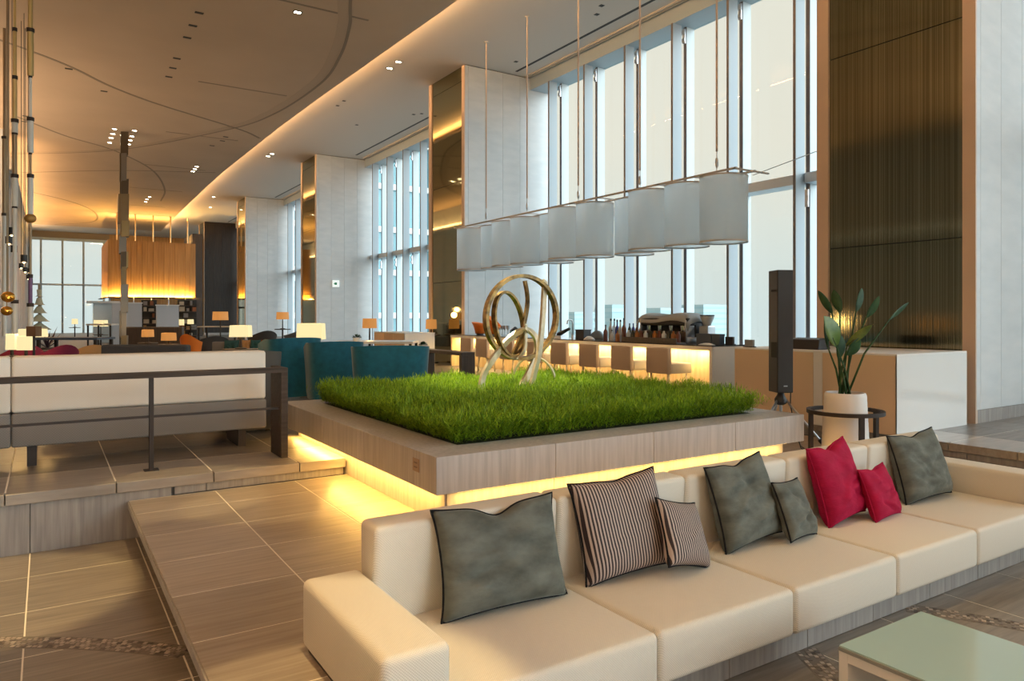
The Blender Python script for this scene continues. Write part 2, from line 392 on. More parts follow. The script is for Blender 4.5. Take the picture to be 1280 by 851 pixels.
# upper floor
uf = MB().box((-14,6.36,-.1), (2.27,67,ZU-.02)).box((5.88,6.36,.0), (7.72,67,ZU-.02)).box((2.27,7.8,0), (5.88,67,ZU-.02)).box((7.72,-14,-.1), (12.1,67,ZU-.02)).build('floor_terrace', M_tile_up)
tag(uf, 'upper lounge floor of polished grey brown stone tiles', 'floor', kind='structure')
MB().box((-2.3,6.37,ZU-.02), (2.26,12.6,ZU-.0012)).box((7.73,-1.2,ZU-.02), (11.9,4.2,ZU-.0012)).build('grout_bed', M_grout, uf)
sf = MB()
for a, b in (((8.36,4.38),(12.1,67)),((7.66,7.48),(8.36,67)),((5.88,7.0),(7.66,67)),((2.27,7.8),(5.88,67)),((-14,12.6),(2.27,67)),((-14,6.36),(-2.35,12.6)),((7.73,-14),(12.1,-1.2)),((11.9,-1.2),(12.1,4.38))):
    sf.box((a[0],a[1],ZU-.025), (b[0],b[1],ZU))
sf.build('floor_surface', M_tile_up, uf)
ux = [-.25 + .7*k for k in range(-3, 4)] + [2.27]
tiles(uf, ux, [6.28,7.0], ZU, .08, M_nosing, name='floor_nosing', bev=.003)
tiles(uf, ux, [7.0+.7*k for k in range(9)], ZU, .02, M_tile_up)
tiles(uf, [5.88,6.58,7.3,7.66], [6.28,7.0], ZU, .08, M_nosing, name='floor_nosing', bev=.003)
ry = [-1.2+.62*k for k in range(15)]
tiles(uf, [7.66,8.36], ry, ZU, .08, M_nosing, name='floor_nosing', bev=.003)
tiles(uf, [8.36,9.06,9.76,10.46,11.16,11.9], ry[:10], ZU, .02, M_tile_up)
for k in range(24):          # riser panels below the nosing
    x0 = -2.5 + .2*k*6
    if x0 > 2.2: break
    for a, b in ([(x0, min(x0+1.2, .84))] if x0 < .5 else []) + ([(max(x0,.86), min(x0+1.2,2.26))] if x0+1.2 > .86 else []):
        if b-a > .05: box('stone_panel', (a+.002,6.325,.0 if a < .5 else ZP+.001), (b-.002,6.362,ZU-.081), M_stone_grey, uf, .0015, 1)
for k in range(8):
    y0 = -1.2+1.2*k
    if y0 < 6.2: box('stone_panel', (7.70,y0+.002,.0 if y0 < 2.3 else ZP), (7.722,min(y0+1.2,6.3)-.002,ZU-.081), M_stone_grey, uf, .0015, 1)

# walls
def struct(o, label, cat): return tag(o, label, cat, kind='structure')
wl = box('wall_left', (-6.6,-14,-.2), (-6.4,30.2,9), mat('wall_taupe', (.30,.28,.25), .6)); struct(wl, 'plain pale wall of the near lounge', 'wall')
wm = box('wall_return', (-6.4,30,0), (-1.2,30.2,9), M_white_wall); struct(wm, 'pale return wall at the side of the far lounge', 'wall')
wf = thing('wall_far_left', (-1.2,30.2,ZU), 'tall white panelled side wall of the far lounge', 'wall', kind='structure')
for k in range(23):
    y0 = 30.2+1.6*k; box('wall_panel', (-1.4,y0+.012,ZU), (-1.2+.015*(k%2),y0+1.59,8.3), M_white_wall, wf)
box('wall_core', (-1.6,30.2,0), (-1.41,67,9), M_dark, wf)
box('fill_light_ledge', (-1.19,31,6.88), (-.9,64,6.93), M_white, wf); box('fill_light_ledge', (-6.4,-12,4.55), (-5.85,29,4.62), M_white, wl); box('fill_light_ledge', (-5.9,-12,4.62), (-5.85,29,4.72), M_white, wl)  # ledges added to carry the ceiling fill uplights
we = thing('wall_end', (6.5,67,ZU), 'amber wood end wall behind the library corner', 'wall', kind='structure')
box('wall_core', (4.3,67,0), (12,67.3,9), M_slat, we)
box('wall_head', (-1.4,67,7.72), (4.3,67.3,9), M_groove, we)

# ceilings
EDGE = [(7.2,-14),(7.2,0),(7.1,8),(6.97,12.83),(6.69,20.7),(6.59,24.8),(6.54,33.5),(6.64,39.7),(6.9,50),(7.17,59.6)]
ce = MB().prism([(x,y) for x,y in EDGE] + [(-14,59.6),(-14,-14)], ZC, ZC+.06).build('ceiling', M_ceil)
struct(ce, 'dropped beige ceiling over the hall with curved edge', 'ceiling')
c2 = box('ceiling_perimeter', (-14,-14,ZC2), (12.3,67.3,ZC2+.2), M_ceil2); struct(c2, 'pale perimeter ceiling along the window wall', 'ceiling')
def catmull(P, n=8):
    P = [Vector((*p,0)) for p in P]; Q = [2*P[0]-P[1]] + P + [2*P[-1]-P[-2]]; out = []
    for i in range(1, len(Q)-2):
        for k in range(n):
            t = k/n; out.append(.5*((2*Q[i])+(Q[i+1]-Q[i-1])*t+(2*Q[i-1]-5*Q[i]+4*Q[i+1]-Q[i+2])*t*t+(-Q[i-1]+3*Q[i]-3*Q[i+1]+Q[i+2])*t**3))
    out.append(Q[-2]); return out
def groove(P, w, m=None):
    pts = [Vector((p.x,p.y,ZC-.002)) for p in catmull(P)]
    return MB().band(pts, .006, w, (0,0,1)).build('ceiling_groove', m or M_groove, ce)
M_groove2 = mat('ceiling_groove_soft', (.46,.355,.255), .8)
R1 = [(2.2,7.5),(4.0,10.8),(5.21,14.19),(5.6,15.3),(6.04,17.15),(6.3,19.51),(6.0,23.26),(5.11,26.15),(2.36,31.3),(-.74,34.1),(-4,36)]
groove(R1, .07); groove([(x-.17,y-.04) for x,y in R1], .22, M_groove2)
groove([(-4,18.2),(-.9,20.4),(-.2,20.95),(.6,21.7),(1.5,22.85),(2.87,24.03),(5.5,25.7),(6.4,26.6)], .09)
groove([(-.9,38.6),(2.7,35.75),(6.3,34.0)], .08)
groove([(-.8,27.9),(.6,30.0),(2.2,31.6),(3.9,35),(5.0,40),(5.3,44)], .08)
groove([(-.9,44),(1.2,47),(2.5,51),(2.6,56),(.5,59)], .1)
for y in (8.45,14.76,21.08,27.4,33.75,40.1,46.4): box('ceiling_slot', (3.46,y-.035,ZC-.004), (5.83,y+.035,ZC+.001), M_groove, ce)
for y0, y1 in ((7.0,16.5),(19.3,28.6),(31.8,41.2),(44.4,53.6),(-5.5,4.0)):
    box('ceiling_slot', (10.72,y0,ZC2-.004), (10.80,y1,ZC2+.001), M_dark, c2)
    for xx in (11.18,11.26): box('curtain_track', (xx,y0-.4,ZC2-.035), (xx+.045,y1+.3,ZC2), M_beige, c2)
# ceiling openings: dark unlit spots and lit downlights
k_ = 0
for px, py in ((249,16),(241,32),(234,47),(221,73),(216,85),(211,96),(86,86),(130,114),(32,145),(31,152),(282,171),(278,176),(265,182)):
    p = atZ(px, py, ZC); box('spot_opening', (p.x-.085,p.y-.05,ZC-.006), (p.x+.085,p.y+.05,ZC+.001), M_dark, ce)
for px, py in ((422,132),(430,126),(446,156),(517,143),(527,142),(645,77),(746,18),(752,7)):
    p = atZ(px, py, ZC2); box('spot_opening', (p.x-.05,p.y-.05,ZC2-.006), (p.x+.05,p.y+.05,ZC2+.001), M_dark, c2)
DL = [(143,161),(141,167),(139,172),(137,178),(168,163),(165,170),(162.5,175),(160.5,180),(246,208),(243.5,211),(241,214),(187,246),(184,249),(182,252),(372,15)]
dl_base = MB().box((-.09,-.06,-.010),(.09,.06,.008)).mesh('downlight_trim'); dl_base.materials.append(M_dark)
dl_lamp = MB().box((-.065,-.04,-.014),(.065,.04,-.009)).mesh('downlight_lamp'); dl_lamp.materials.append(M_down)
def downlight(p, label, group):
    o = bpy.data.objects.new('downlight', dl_base); COL.objects.link(o); o.location = p
    tag(o, label, 'downlight', group)
    c = bpy.data.objects.new('lamp', dl_lamp); COL.objects.link(c); c.parent = o
    return o
for i, (px, py) in enumerate(DL):
    g = ('lit downlight in the row beside the bronze hanging column','downlights beside the bronze column') if i < 8 else ('lit downlight in the beige ceiling near its curved edge','downlights near the ceiling edge') if i < 14 else ('single lit downlight beside a ceiling slot in the beige ceiling', None)
    downlight(atZ(px, py, ZC), *g)
for px, py in ((487,85),(498,77),(340,192),(335,195),(267,246),(263,259)):
    downlight(atZ(px, py, ZC2), 'lit downlight in the pale ceiling above the columns', 'downlights above the columns')

# cove light along the curved edge and the far end
for i in range(len(EDGE)-1):
    (xa, ya), (xb, yb) = EDGE[i], EDGE[i+1]; L = math.hypot(xb-xa, yb-ya)
    strip('cove_light', (xa-.15,ya+.02,ZC+.12), (xb-.15,yb-.02,ZC+.12), .06, 8*L, (1.0,.55,.22), (.7,0,.55))
strip('cove_light_end', (3.3,59.45,ZC+.14), (7,59.45,ZC+.14), .06, 60, AMBER, (0,.7,.5))

# columns between window bays
def column(k, dark=False):
    y0 = 4.24 + 12.5*k; y1 = y0 + 2.11; X0, X1 = 9.30, 12.0
    nm = ['behind the potted plant','at the end of the bar','beside the far lamps','next to the library','of dark wood by the library'][k]
    c = thing('column', (X0,y0,ZU), ('dark wood clad column with bronze mirror face by the library' if dark else 'white panelled column with bronze mirror face ' + nm), 'column', kind='structure')
    box('column_core', (X0+.03,y0+.03,ZU), (X1,y1-.03,ZC2), M_dark, c)
    xs = [X0, X0+.10, X0+.62, X0+1.18, X0+1.74, X1]
    for a, b in zip(xs[:-1], xs[1:]):
        for yy0, yy1 in ((y0,y0+.028),(y1-.028,y1)):
            box('side_panel', (a+.003,yy0,ZU+.16), (b-.003,yy1,ZC2-.02), M_espresso if dark else M_white_wall, c)
    for yy0, yy1 in ((y0+.008,y0+.028),(y1-.028,y1-.008)): box('plinth_strip', (X0+.01,yy0,ZU), (X1,yy1,ZU+.155), M_stone_grey, c)
    for a, b in ((y0+.001,y0+.15),(y1-.18,y1-.001)): box('mirror_frame', (X0-.02,a,ZU), (X0+.028,b,ZC2-.02), M_copper, c)
    zs = [ZU, 2.68, 5.34, 8.0, ZC2-.02]
    for a, b in zip(zs[:-1], zs[1:]): box('mirror_panel', (X0+.004,y0+.158,a+.006), (X0+.028,y1-.188,b-.006), M_mirror_line if k == 0 else M_mirror, c)
    return c
# the near mirror is etched with fine vertical lines
M_mirror_line = mat('bronze_mirror_etched', (.40,.33,.17), .08, 1.0)
N, Lk = nodes(M_mirror_line); b_ = N['Principled BSDF']
t_ = N.new('ShaderNodeTexCoord'); mp_ = N.new('ShaderNodeMapping'); mp_.inputs['Scale'].default_value = (0,60,.15)
no_ = N.new('ShaderNodeTexNoise'); no_.inputs['Scale'].default_value = 1.0; no_.inputs['Detail'].default_value = 2
r_ = N.new('ShaderNodeValToRGB'); r_.color_ramp.elements[0].position = .42; r_.color_ramp.elements[1].position = .66
r_.color_ramp.elements[0].color = (.27,.255,.16,1); r_.color_ramp.elements[1].color = (.46,.44,.30,1)
Lk.new(t_.outputs['Object'], mp_.inputs[0]); Lk.new(mp_.outputs[0], no_.inputs['Vector']); Lk.new(no_.outputs['Fac'], r_.inputs[0]); Lk.new(r_.outputs[0], b_.inputs['Base Color'])
bu_ = N.new('ShaderNodeBump'); bu_.inputs['Strength'].default_value = .06; bu_.inputs['Distance'].default_value = .01
Lk.new(no_.outputs['Fac'], bu_.inputs['Height']); Lk.new(bu_.outputs[0], b_.inputs['Normal'])
for k in range(5): column(k, k == 4)
# column to the right of the viewer, outside the frame, keeps the bay rhythm
cb_ = box('column', (9.30,-8.26,ZU), (12.0,-6.15,ZC2), M_white_wall); struct(cb_, 'white column behind the viewer', 'column')

# window bays
latch_m = MB().box((-.035,-.02,-.16),(.0,.05,.16)).box((-.055,-.03,.05),(-.03,.06,.13)).box((-.055,-.03,-.13),(-.03,.06,-.05)).mesh('window_latch'); latch_m.materials.append(M_steel)
def bay(n, y0, y1, detail=True):
    w = thing('window_%d' % n, (11.98,(y0+y1)/2,ZU), 'tall glazed window bay with white fins between columns, bay %s' % ('behind the bar' if n == 2 else 'beyond the second column' if n == 3 else 'near the library' if n == 4 else 'by the dark column' if n == 5 else 'beside the viewer'), 'window', kind='structure')
    box('window_head', (11.38,y0,8.06), (12.05,y1,ZC2), M_fin, w)
    box('window_sill', (11.75,y0,ZU), (12.05,y1,ZU+.12), M_alu, w)
    base = 8.22 + 12.5*round((y0-6.35)/12.5)
    ys = [base-1.52] + [base+1.52*j for j in range(6)]
    ys = [y for y in ys if y0+.1 < y < y1-.1]
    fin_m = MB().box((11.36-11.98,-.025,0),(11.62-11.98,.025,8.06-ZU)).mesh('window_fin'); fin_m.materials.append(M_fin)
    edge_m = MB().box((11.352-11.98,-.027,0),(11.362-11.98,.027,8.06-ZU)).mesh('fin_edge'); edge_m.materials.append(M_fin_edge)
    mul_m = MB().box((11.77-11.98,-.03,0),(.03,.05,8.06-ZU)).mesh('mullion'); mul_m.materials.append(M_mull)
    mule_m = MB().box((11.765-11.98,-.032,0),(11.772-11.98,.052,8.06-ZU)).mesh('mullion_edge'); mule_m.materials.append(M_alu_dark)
    def put(me, name, p, par=w):
        o = bpy.data.objects.new(name, me); COL.objects.link(o); o.parent = par; o.location = Vector(p) - (OFF[w] if par is w else Vector((0,0,0))); return o
    for y in ys:
        f = put(fin_m, 'window_fin', (11.98,y,ZU)); put(edge_m, 'fin_edge', (0,0,0), f)
        q = put(mul_m, 'mullion', (11.98,y,ZU)); put(mule_m, 'mullion_edge', (0,0,0), q)
        if detail:
            put(latch_m, 'window_latch', (11.765,y,7.86)); put(latch_m, 'window_latch', (11.765,y,3.90))
    seg = [y0] + ys + [y1]
    for a, b in zip(seg[:-1], seg[1:]):
        box('transom', (11.60,a+.055,4.16), (12.0,b-.035,4.34), M_alu, w)
        box('pane_edge', (11.95,a+.05,4.34), (11.965,a+.075,8.06), M_alu_dark, w)
        for z0, z1 in ((ZU+.12,4.16),(4.34,8.06)): box('window_pane', (11.975,a+.052,z0), (11.985,b-.032,z1), M_glass, w)
    return w
bay(1, -6.15, 4.24, False); bay(2, 6.35, 16.74); bay(3, 18.85, 29.24); bay(4, 31.35, 41.74); bay(5, 43.85, 54.24); bay(6, 56.35, 67, False)
# glazed ends of the hall
def glazed_end(n, y, x0, x1, step, z1, label, ztr=4.18, off=0):
    w = thing('window_%d' % n, ((x0+x1)/2,y,0), label, 'window', kind='structure')
    xs = [x0] + [x for x in frange(x0+off, x1-.2, step) if x > x0+.1] + [x1]
    for x in xs: box('mullion', (x-.07,y-.15,0), (x+.07,y+.1,z1), M_fin, w)
    for a, b in zip(xs[:-1], xs[1:]):
        box('transom', (a+.07,y-.1,ztr), (b-.07,y+.06,ztr+.14), M_alu, w)
        for za, zb in ((0,ztr),(ztr+.14,z1)): box('window_pane', (a+.07,y-.005,za), (b-.07,y+.005,zb), M_glass, w)
    box('window_head', (x0,y-.15,z1), (x1,y+.1,z1+.2), M_fin, w)
    return w
glazed_end(7, 66.9, -1.2, 4.3, 1.42, 7.7, 'bright glazed end wall of the far lounge', off=.84)
glazed_end(8, -14, -14, 12, 2.0, 8.2, 'tall glazed end wall behind the viewer')

# far outside: ground, city blocks
M_city = mat('city_ground', (.40,.45,.47), .9)
gd = box('ground', (13,-2500,-150), (2900,2900,-149), M_city); struct(gd, 'hazy city ground far below the windows', 'ground')
M_tower_haze = vary(mat('tower_haze_blue', (.42,.58,.64), .6), (.34,.52,.58), (.40,.57,.62), (.02,.02,.3), 3)  # aerial haze is put into the pale tower colours
M_tower_haze_pale = mat('tower_haze_pale', (.45,.59,.63), .7)
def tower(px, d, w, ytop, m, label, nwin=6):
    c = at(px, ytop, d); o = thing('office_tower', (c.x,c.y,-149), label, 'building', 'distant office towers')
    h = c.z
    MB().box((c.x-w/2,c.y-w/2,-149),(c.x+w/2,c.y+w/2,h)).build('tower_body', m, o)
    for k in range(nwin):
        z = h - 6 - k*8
        MB().box((c.x-w/2-.4,c.y-w/2-.4,z),(c.x+w/2+.4,c.y+w/2+.4,z+3)).build('window_band', M_tower_haze_pale if m is M_tower_haze else M_tower_haze, o)
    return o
tower(767, 600, 22, 381, M_tower_haze, 'haze tinted pale blue office tower seen between window fins over the bottles')
tower(826, 900, 40, 385, M_tower_haze_pale, 'haze tinted pale grey tower seen over one end of the coffee machine')
tower(878, 1100, 50, 381, M_tower_haze_pale, 'faint haze tinted white tower block seen over the coffee grinder')
tower(842, 1000, 26, 389, M_tower_haze, 'low haze tinted bluish tower seen just over the coffee machine')
tower(722, 1300, 60, 390, M_tower_haze_pale, 'faint haze tinted stepped tower seen beyond the sink tap')
# neighbouring facade seen obliquely past the column
nf = thing('office_tower', (29,60,-149), 'teal glass neighbouring tower with white spandrel bands close to the windows', 'building')
box('tower_body', (16,60,-149), (43,90,40), mat('tower_teal', (.16,.36,.42), .15), nf)
for z in (-6,-2.2,1.6,5.4,9.2,13,17): box('spandrel', (15.8,59.7,z), (43.2,90.2,z+.5), M_white, nf)
for k in range(10): box('facade_fin', (16+2.7*k,59.4,-20), (16.3+2.7*k,60,30), M_alu, nf)

# ================================================================== FOREGROUND OBJECTS
# ---- long cream sofa on the edge of the platform
sofa = thing('sofa', (3.4,2.6,.17), 'long cream woven modular sofa with low arms along the platform edge', 'sofa')
SX = [1.175,2.15,3.05,3.95,4.85,5.80]
for a, b in zip(SX[:-1], SX[1:]):
    yz = [(2.20,.172),(2.326,.172),(2.326,.299),(2.95,.299),(2.95,.402),(2.20,.402)]
    MB().add([(a+.002,y,z) for y, z in yz]+[(b-.002,y,z) for y, z in yz], [(0,1,2,3,4,5),(11,10,9,8,7,6)]+[(i,i+6,(i+1)%6+6,(i+1)%6) for i in range(6)]).build('seat_cushion', M_sofa, sofa, .028, 4, angle=60)
    bk = MB().add([(a+.002,2.93,.36),(b-.002,2.93,.36),(b-.002,3.09,.36),(a+.002,3.09,.36),(a+.002,2.905,.82),(b-.002,2.905,.82),(b-.002,3.09,.82),(a+.002,3.09,.82)],
                   [(0,3,2,1),(4,5,6,7),(0,1,5,4),(1,2,6,5),(2,3,7,6),(3,0,4,7)])
    bk.build('backrest', M_sofa, sofa, .03, 4, angle=60)
box('seat_base', (1.2,2.36,.305), (5.78,2.94,.36), M_dark, sofa)
for x0, x1 in ((.915,1.172),(5.803,6.06)):
    MB().box((x0,2.20,.318), (x1,3.08,.605)).build('armrest', M_sofa, sofa, .03, 4, angle=60)
    box('arm_foot', (x0+.02,2.38,ZP), (x1-.02,3.05,.319), M_blackmetal, sofa)

# ---- cushions
def pillow(w, h, t, seed, dent=0., n=36, wk=1.):
    rng = random.Random(seed); vs_ = {}; V = []; F = []
    ph = [rng.uniform(0,6.28) for _ in range(6)]; cr = [(rng.choice((-1,1))*rng.uniform(.008,.016), rng.uniform(.6,2.4), rng.uniform(-.7,.5), rng.uniform(.05,.09), rng.uniform(-.6,.6)) for _ in range(7)]
    def P(i, j, s):
        u = -1+2*i/n; v = -1+2*j/n
        pin = 1-.075*(1-u*u*u*u)*abs(v)**3*0 
        x = w/2*u*(1-.055*(1-v*v)*(abs(u)**2)+.02*(v<0)*(v*v)) ; z = h/2*v*(1-.05*(1-u*u)*(abs(v)**2))
        e = max(0,(1-u**4))*max(0,(1-v**4))
        y = s*t/2*e**.42*(.72+.34*(1-v)/2)
        if dent and v > 0: z -= dent*h*v**2*math.exp(-(u/.28)**2); 
        cf = 1+.03*(abs(u)*abs(v))**6; x *= cf; z *= cf
        wr = wk*.004*(math.sin(7*u+3*v+ph[0])+math.sin(11*v-4*u+ph[1])) * e
        wr += wk*e*sum(A*math.exp(-((u*math.cos(q)+v*math.sin(q)-o)/wd)**2)*max(0,1-((-u*math.sin(q)+v*math.cos(q)-c)/.7)**2) for A, q, o, wd, c in cr)
        if dent: wr -= .018*math.exp(-(u/.18)**2)*max(0,v)*e
        return (x, y+s*wr, z+h/2)
    for s in (1,-1):
        for i in range(n+1):
            for j in range(n+1):
                edge = i in (0,n) or j in (0,n)
                if s == -1 and edge: vs_[(s,i,j)] = vs_[(1,i,j)]; continue
                vs_[(s,i,j)] = len(V); V.append(P(i,j,s))
    for s in (1,-1):
        for i in range(n):
            for j in range(n):
                q = (vs_[(s,i,j)],vs_[(s,i+1,j)],vs_[(s,i+1,j+1)],vs_[(s,i,j+1)]); F.append(q[::-1] if s == 1 else q)
    mb = MB(); mb.v = V; mb.f = F
    rim = [P(i,0,1) for i in range(n)]+[P(n,j,1) for j in range(n)]+[P(i,n,1) for i in range(n,0,-1)]+[P(0,j,1) for j in range(n,0,-1)]
    return mb, rim
def cushion(label, cx, cy, w, h, t, m, pm, yaw, lean, roll=0, seed=0, dent=0, group='scatter cushions on the cream sofa', pr=.0055):
    root = thing('cushion', (0,0,0), label, 'cushion', group)
    mb, rim = pillow(w, h, t, seed, dent, wk=.25 if m is M_stripe else 1.)
    b = mb.build('cushion_body', m, root, smooth=True)
    MB().tube(rim, pr, 6, True).build('piping', pm, b, smooth=True)
    root.location = (cx, cy, .404 + abs(math.sin(roll))*w*.42); root.rotation_euler = (lean, roll, yaw)
    return root
R = math.radians
cushion('large grey velvet cushion with dented top beside the striped cushion and sofa arm', 1.755,2.765,.63,.465,.20, M_velgrey, M_pipe_black, R(-2), R(-15), 0, 1, .10)
cushion('large brown and cream striped cushion with black piping', 2.50,2.76,.55,.49,.18, M_stripe, M_pipe_black, R(-2), R(-15), R(-3), 2, .03)
cushion('small brown and cream striped cushion leaning on the large striped one', 2.77,2.622,.36,.335,.12, M_stripe, M_pipe_black, R(10), R(-24), R(14), 3, .0)
cushion('large grey velvet cushion between the striped and red cushions', 3.45,2.76,.54,.475,.18, M_velgrey, M_pipe_black, R(6), R(-16), R(-3), 4, .05)
cushion('small grey velvet cushion in front of the large grey one', 3.775,2.668,.34,.335,.12, M_velgrey, M_pipe_black, R(12), R(-22), R(4), 5, .0)
cushion('large crimson velvet cushion', 4.36,2.76,.49,.49,.18, M_velred, M_velred, R(8), R(-16), R(-3), 6, .07)
cushion('small crimson velvet cushion leaning on the large crimson one', 4.66,2.662,.37,.33,.12, M_velred, M_velred, R(8), R(-20), R(0), 7, .05)
cushion('large grey velvet cushion next to the small crimson one and the sofa arm', 5.36,2.76,.57,.475,.19, M_velgrey, M_pipe_black, R(-1), R(-16), R(-2), 8, .05)

# ---- coffee table
ct = thing('coffee_table', (3.0,1.25,0), 'low white open box coffee table with pale glass top', 'coffee table')
X0, X1, Y0, Y1, ZT = 2.69, 3.315, .62, 1.745, .395
M_ctglass = mat('pale_green_glass', (.46,.66,.64), .06, spec=.6)
M_ctedge = mat('table_edge_grey', (.30,.31,.29), .4)
box('tabletop', (X0,Y0,ZT-.022), (X1,Y1,ZT-.006), M_ctedge, ct, .002, 1)
box('glass_top', (X0+.004,Y0+.004,ZT-.006), (X1-.004,Y1-.004,ZT), M_ctglass, ct)
for a, b in ((Y0,Y0+.04),(Y1-.04,Y1)): box('side_panel', (X0+.005,a,.0), (X1-.005,b,ZT-.022), M_white, ct, .002, 1)
box('shelf', (X0+.005,Y0+.04,.08), (X1-.005,Y1-.04,.115), M_white, ct)
box('back_panel', ((X0+X1)/2-.012,Y0+.04,.115), ((X0+X1)/2+.012,Y1-.04,ZT-.022), M_white, ct)
box('top_rail', (X0+.005,Y0+.04,ZT-.06), (X0+.03,Y1-.04,ZT-.022), M_white, ct)

# ---- stone planter with fern bed
pl = thing('planter', (4.08,6.1,ZP), 'large square stone planter with overhanging slab rim on the platform', 'planter')
PX0, PX1, PY0, PY1 = 2.145, 6.01, 4.245, 7.95
box('planter_base', (2.29,4.385,ZP), (5.87,7.79,.56), M_stone, pl)
for a in frange(2.29, 5.8, .9):
    box('stone_panel', (a+.002,4.375,ZP+.002), (min(a+.9,5.87)-.002,4.386,.548), M_stone, pl)
for a in frange(4.385, 7.7, .9):
    box('stone_panel', (2.28,a+.002,ZP+.002), (2.291,min(a+.9,7.79)-.002,.548), M_stone, pl)
bw = .34
xs4 = [PX0,3.11,4.08,5.05,PX1]
for a, b in zip(xs4[:-1], xs4[1:]):       # slab panels: front and rear
    a_, b_ = a+(.0025 if a > PX0 else 0), b-(.0025 if b < PX1 else 0)
    box('rim_slab', (a_,PY0,.55), (b_,PY0+bw,.80), M_stone, pl, .002, 1)
    box('rim_slab', (a_,PY1-bw,.55), (b_,PY1,.80), M_stone, pl, .002, 1)
ys4 = [PY0+bw,5.55,6.55,7.2,PY1-bw]
for a, b in zip(ys4[:-1], ys4[1:]):
    box('rim_slab', (PX0,a+.002,.55), (PX0+bw,b-.002,.80), M_stone, pl, .003, 1)
    box('rim_slab', (PX1-bw,a+.002,.55), (PX1,b-.002,.80), M_stone, pl, .003, 1)
gb = MB()
for a, b in (((PX0,PY0),(PX1,PY0+bw)),((PX0,PY1-bw),(PX1,PY1)),((PX0,PY0),(PX0+bw,PY1)),((PX1-bw,PY0),(PX1,PY1))): gb.box((a[0]+.006,a[1]+.006,.556),(b[0]-.006,b[1]-.006,.794))
gb.build('grout_bed', M_grout, pl)
box('soil_bed', (PX0+bw,PY0+bw,.56), (PX1-bw,PY1-bw,.79), M_soil, pl)
so = box('socket_plate', (PX0-.006,4.50,.655), (PX0+.001,4.60,.745), mat('socket_tan', (.36,.25,.17), .4), pl, .002, 1)
for z in (.682,.712): box('socket_slot', (PX0-.008,4.525,z), (PX0-.005,4.575,z+.01), mat('socket_dark', (.2,.13,.09), .4), so)
# LED strips under the rim
for n_, a, b in (('led_strip', (2.20,4.42,.535), (2.225,7.75,.548)), ('led_strip', (2.33,4.30,.535), (5.83,4.325,.548))):
    box(n_, a, b, M_led, pl)
strip('planter_glow', (2.215,4.45,.53), (2.215,7.7,.53), .03, 13, (1.0,.54,.12), (-.3,0,-1))
strip('planter_glow', (2.35,4.312,.53), (5.8,4.312,.53), .03, 13, (1.0,.54,.12), (0,-.3,-1))

# fern / grass bed
def fern_bed(x0, x1, y0, y1, z0, n):
    rng = np.random.default_rng(3); V = []; F = []
    px = rng.uniform(x0+.02, x1-.02, n); py = rng.uniform(y0+.02, y1-.02, n)
    m2 = n//4; side = rng.integers(0,4,m2); q = rng.random(m2); e_ = rng.uniform(0,.05,m2)
    fx = np.where(side<2, x0+(x1-x0)*q, np.where(side==2, x0+e_, x1-e_)); fy = np.where(side==0, y0+e_, np.where(side==1, y1-e_, y0+(y1-y0)*q))
    px = np.concatenate([px,fx]); py = np.concatenate([py,fy])
    H = .22 + .035*np.sin(px*5.1+1)*np.cos(py*4.3) + .03*np.sin(px*13)*np.sin(py*11+2)
    for x, y, h in zip(px, py, H):
        e = min(x-x0, x1-x, y-y0, y1-y); hh = h*(.8+.2*min(1,e/.18))*rng.uniform(.8,1.12)
        ox = (.11 if x < x0+.15 else 0)*-1 + (.11 if x > x1-.15 else 0); oy = (-.11 if y < y0+.15 else 0)
        lean = rng.normal(0, .035, 2) + (ox*rng.random(), oy*rng.random())
        top = np.array([x+lean[0], y+lean[1], z0+hh]); bot = np.array([x, y, z0+.01])
        low = rng.uniform(.02,.2) if e < .08 else rng.uniform(.15,.45)
        k = 9
        for i in range(k):
            t = low + (1-low)*i/(k-1); p = bot*(1-t)+top*t
            a = rng.uniform(0, 6.283); el = rng.uniform(.1,.9) + .5*(t > .9)
            L = rng.uniform(.045,.075)
            d = np.array([math.cos(a)*math.cos(el), math.sin(a)*math.cos(el), math.sin(el)])
            s = np.array([-math.sin(a), math.cos(a), 0])*rng.uniform(.0028,.0042)
            tip = p + d*L; mid = p + d*L*.55
            b0 = len(V); V += [p, mid-s, tip, mid+s]; F.append((b0,b0+1,b0+2,b0+3))
    me = bpy.data.meshes.new('fern_bed'); me.from_pydata([tuple(v) for v in V], [], F); me.materials.append(M_grass)
    o = bpy.data.objects.new('fern_bed', me); COL.objects.link(o); return o
fb = fern_bed(PX0+bw, PX1-bw, PY0+bw, PY1-bw, .79, 17000)
tag(fb, 'dense feathery green foliage filling the stone planter', 'foliage', kind='stuff')

# ---- ring sculpture standing in the ferns
sc = thing('ring_sculpture', tuple(at(650,480,7.6)[:2])+(.79,), 'abstract sculpture of bronze rings and looping champagne metal bands in the fern bed', 'sculpture')
def pxcurve(L, n=6): 
    P = [at(*p) for p in L]; Q = [2*P[0]-P[1]] + P + [2*P[-1]-P[-2]]; out = []
    for i in range(1, len(Q)-2):
        for k in range(n):
            t = k/n; out.append(.5*((2*Q[i])+(Q[i+1]-Q[i-1])*t+(2*Q[i-1]-5*Q[i]+4*Q[i+1]-Q[i+2])*t*t+(-Q[i-1]+3*Q[i]-3*Q[i+1]+Q[i+2])*t**3))
    out.append(Q[-2]); return out
c0 = at(652.5, 396.5, 7.6); fw = Vector((.5413,.8408,0)); rt = Vector((.8408,-.5413,0))
ax1 = (rt*.83 + fw*.55).normalized(); nrm1 = ax1.cross(Vector((0,0,1)))
ringpts = [c0 + ax1*.445*math.cos(t) + Vector((0,0,1))*.435*math.sin(t) + rt*.012*math.sin(t) for t in [2*math.pi*i/64 for i in range(64)]]
MB().band(ringpts, .075, .035, nrm1, True).build('large_ring', M_bronze, sc, angle=40)
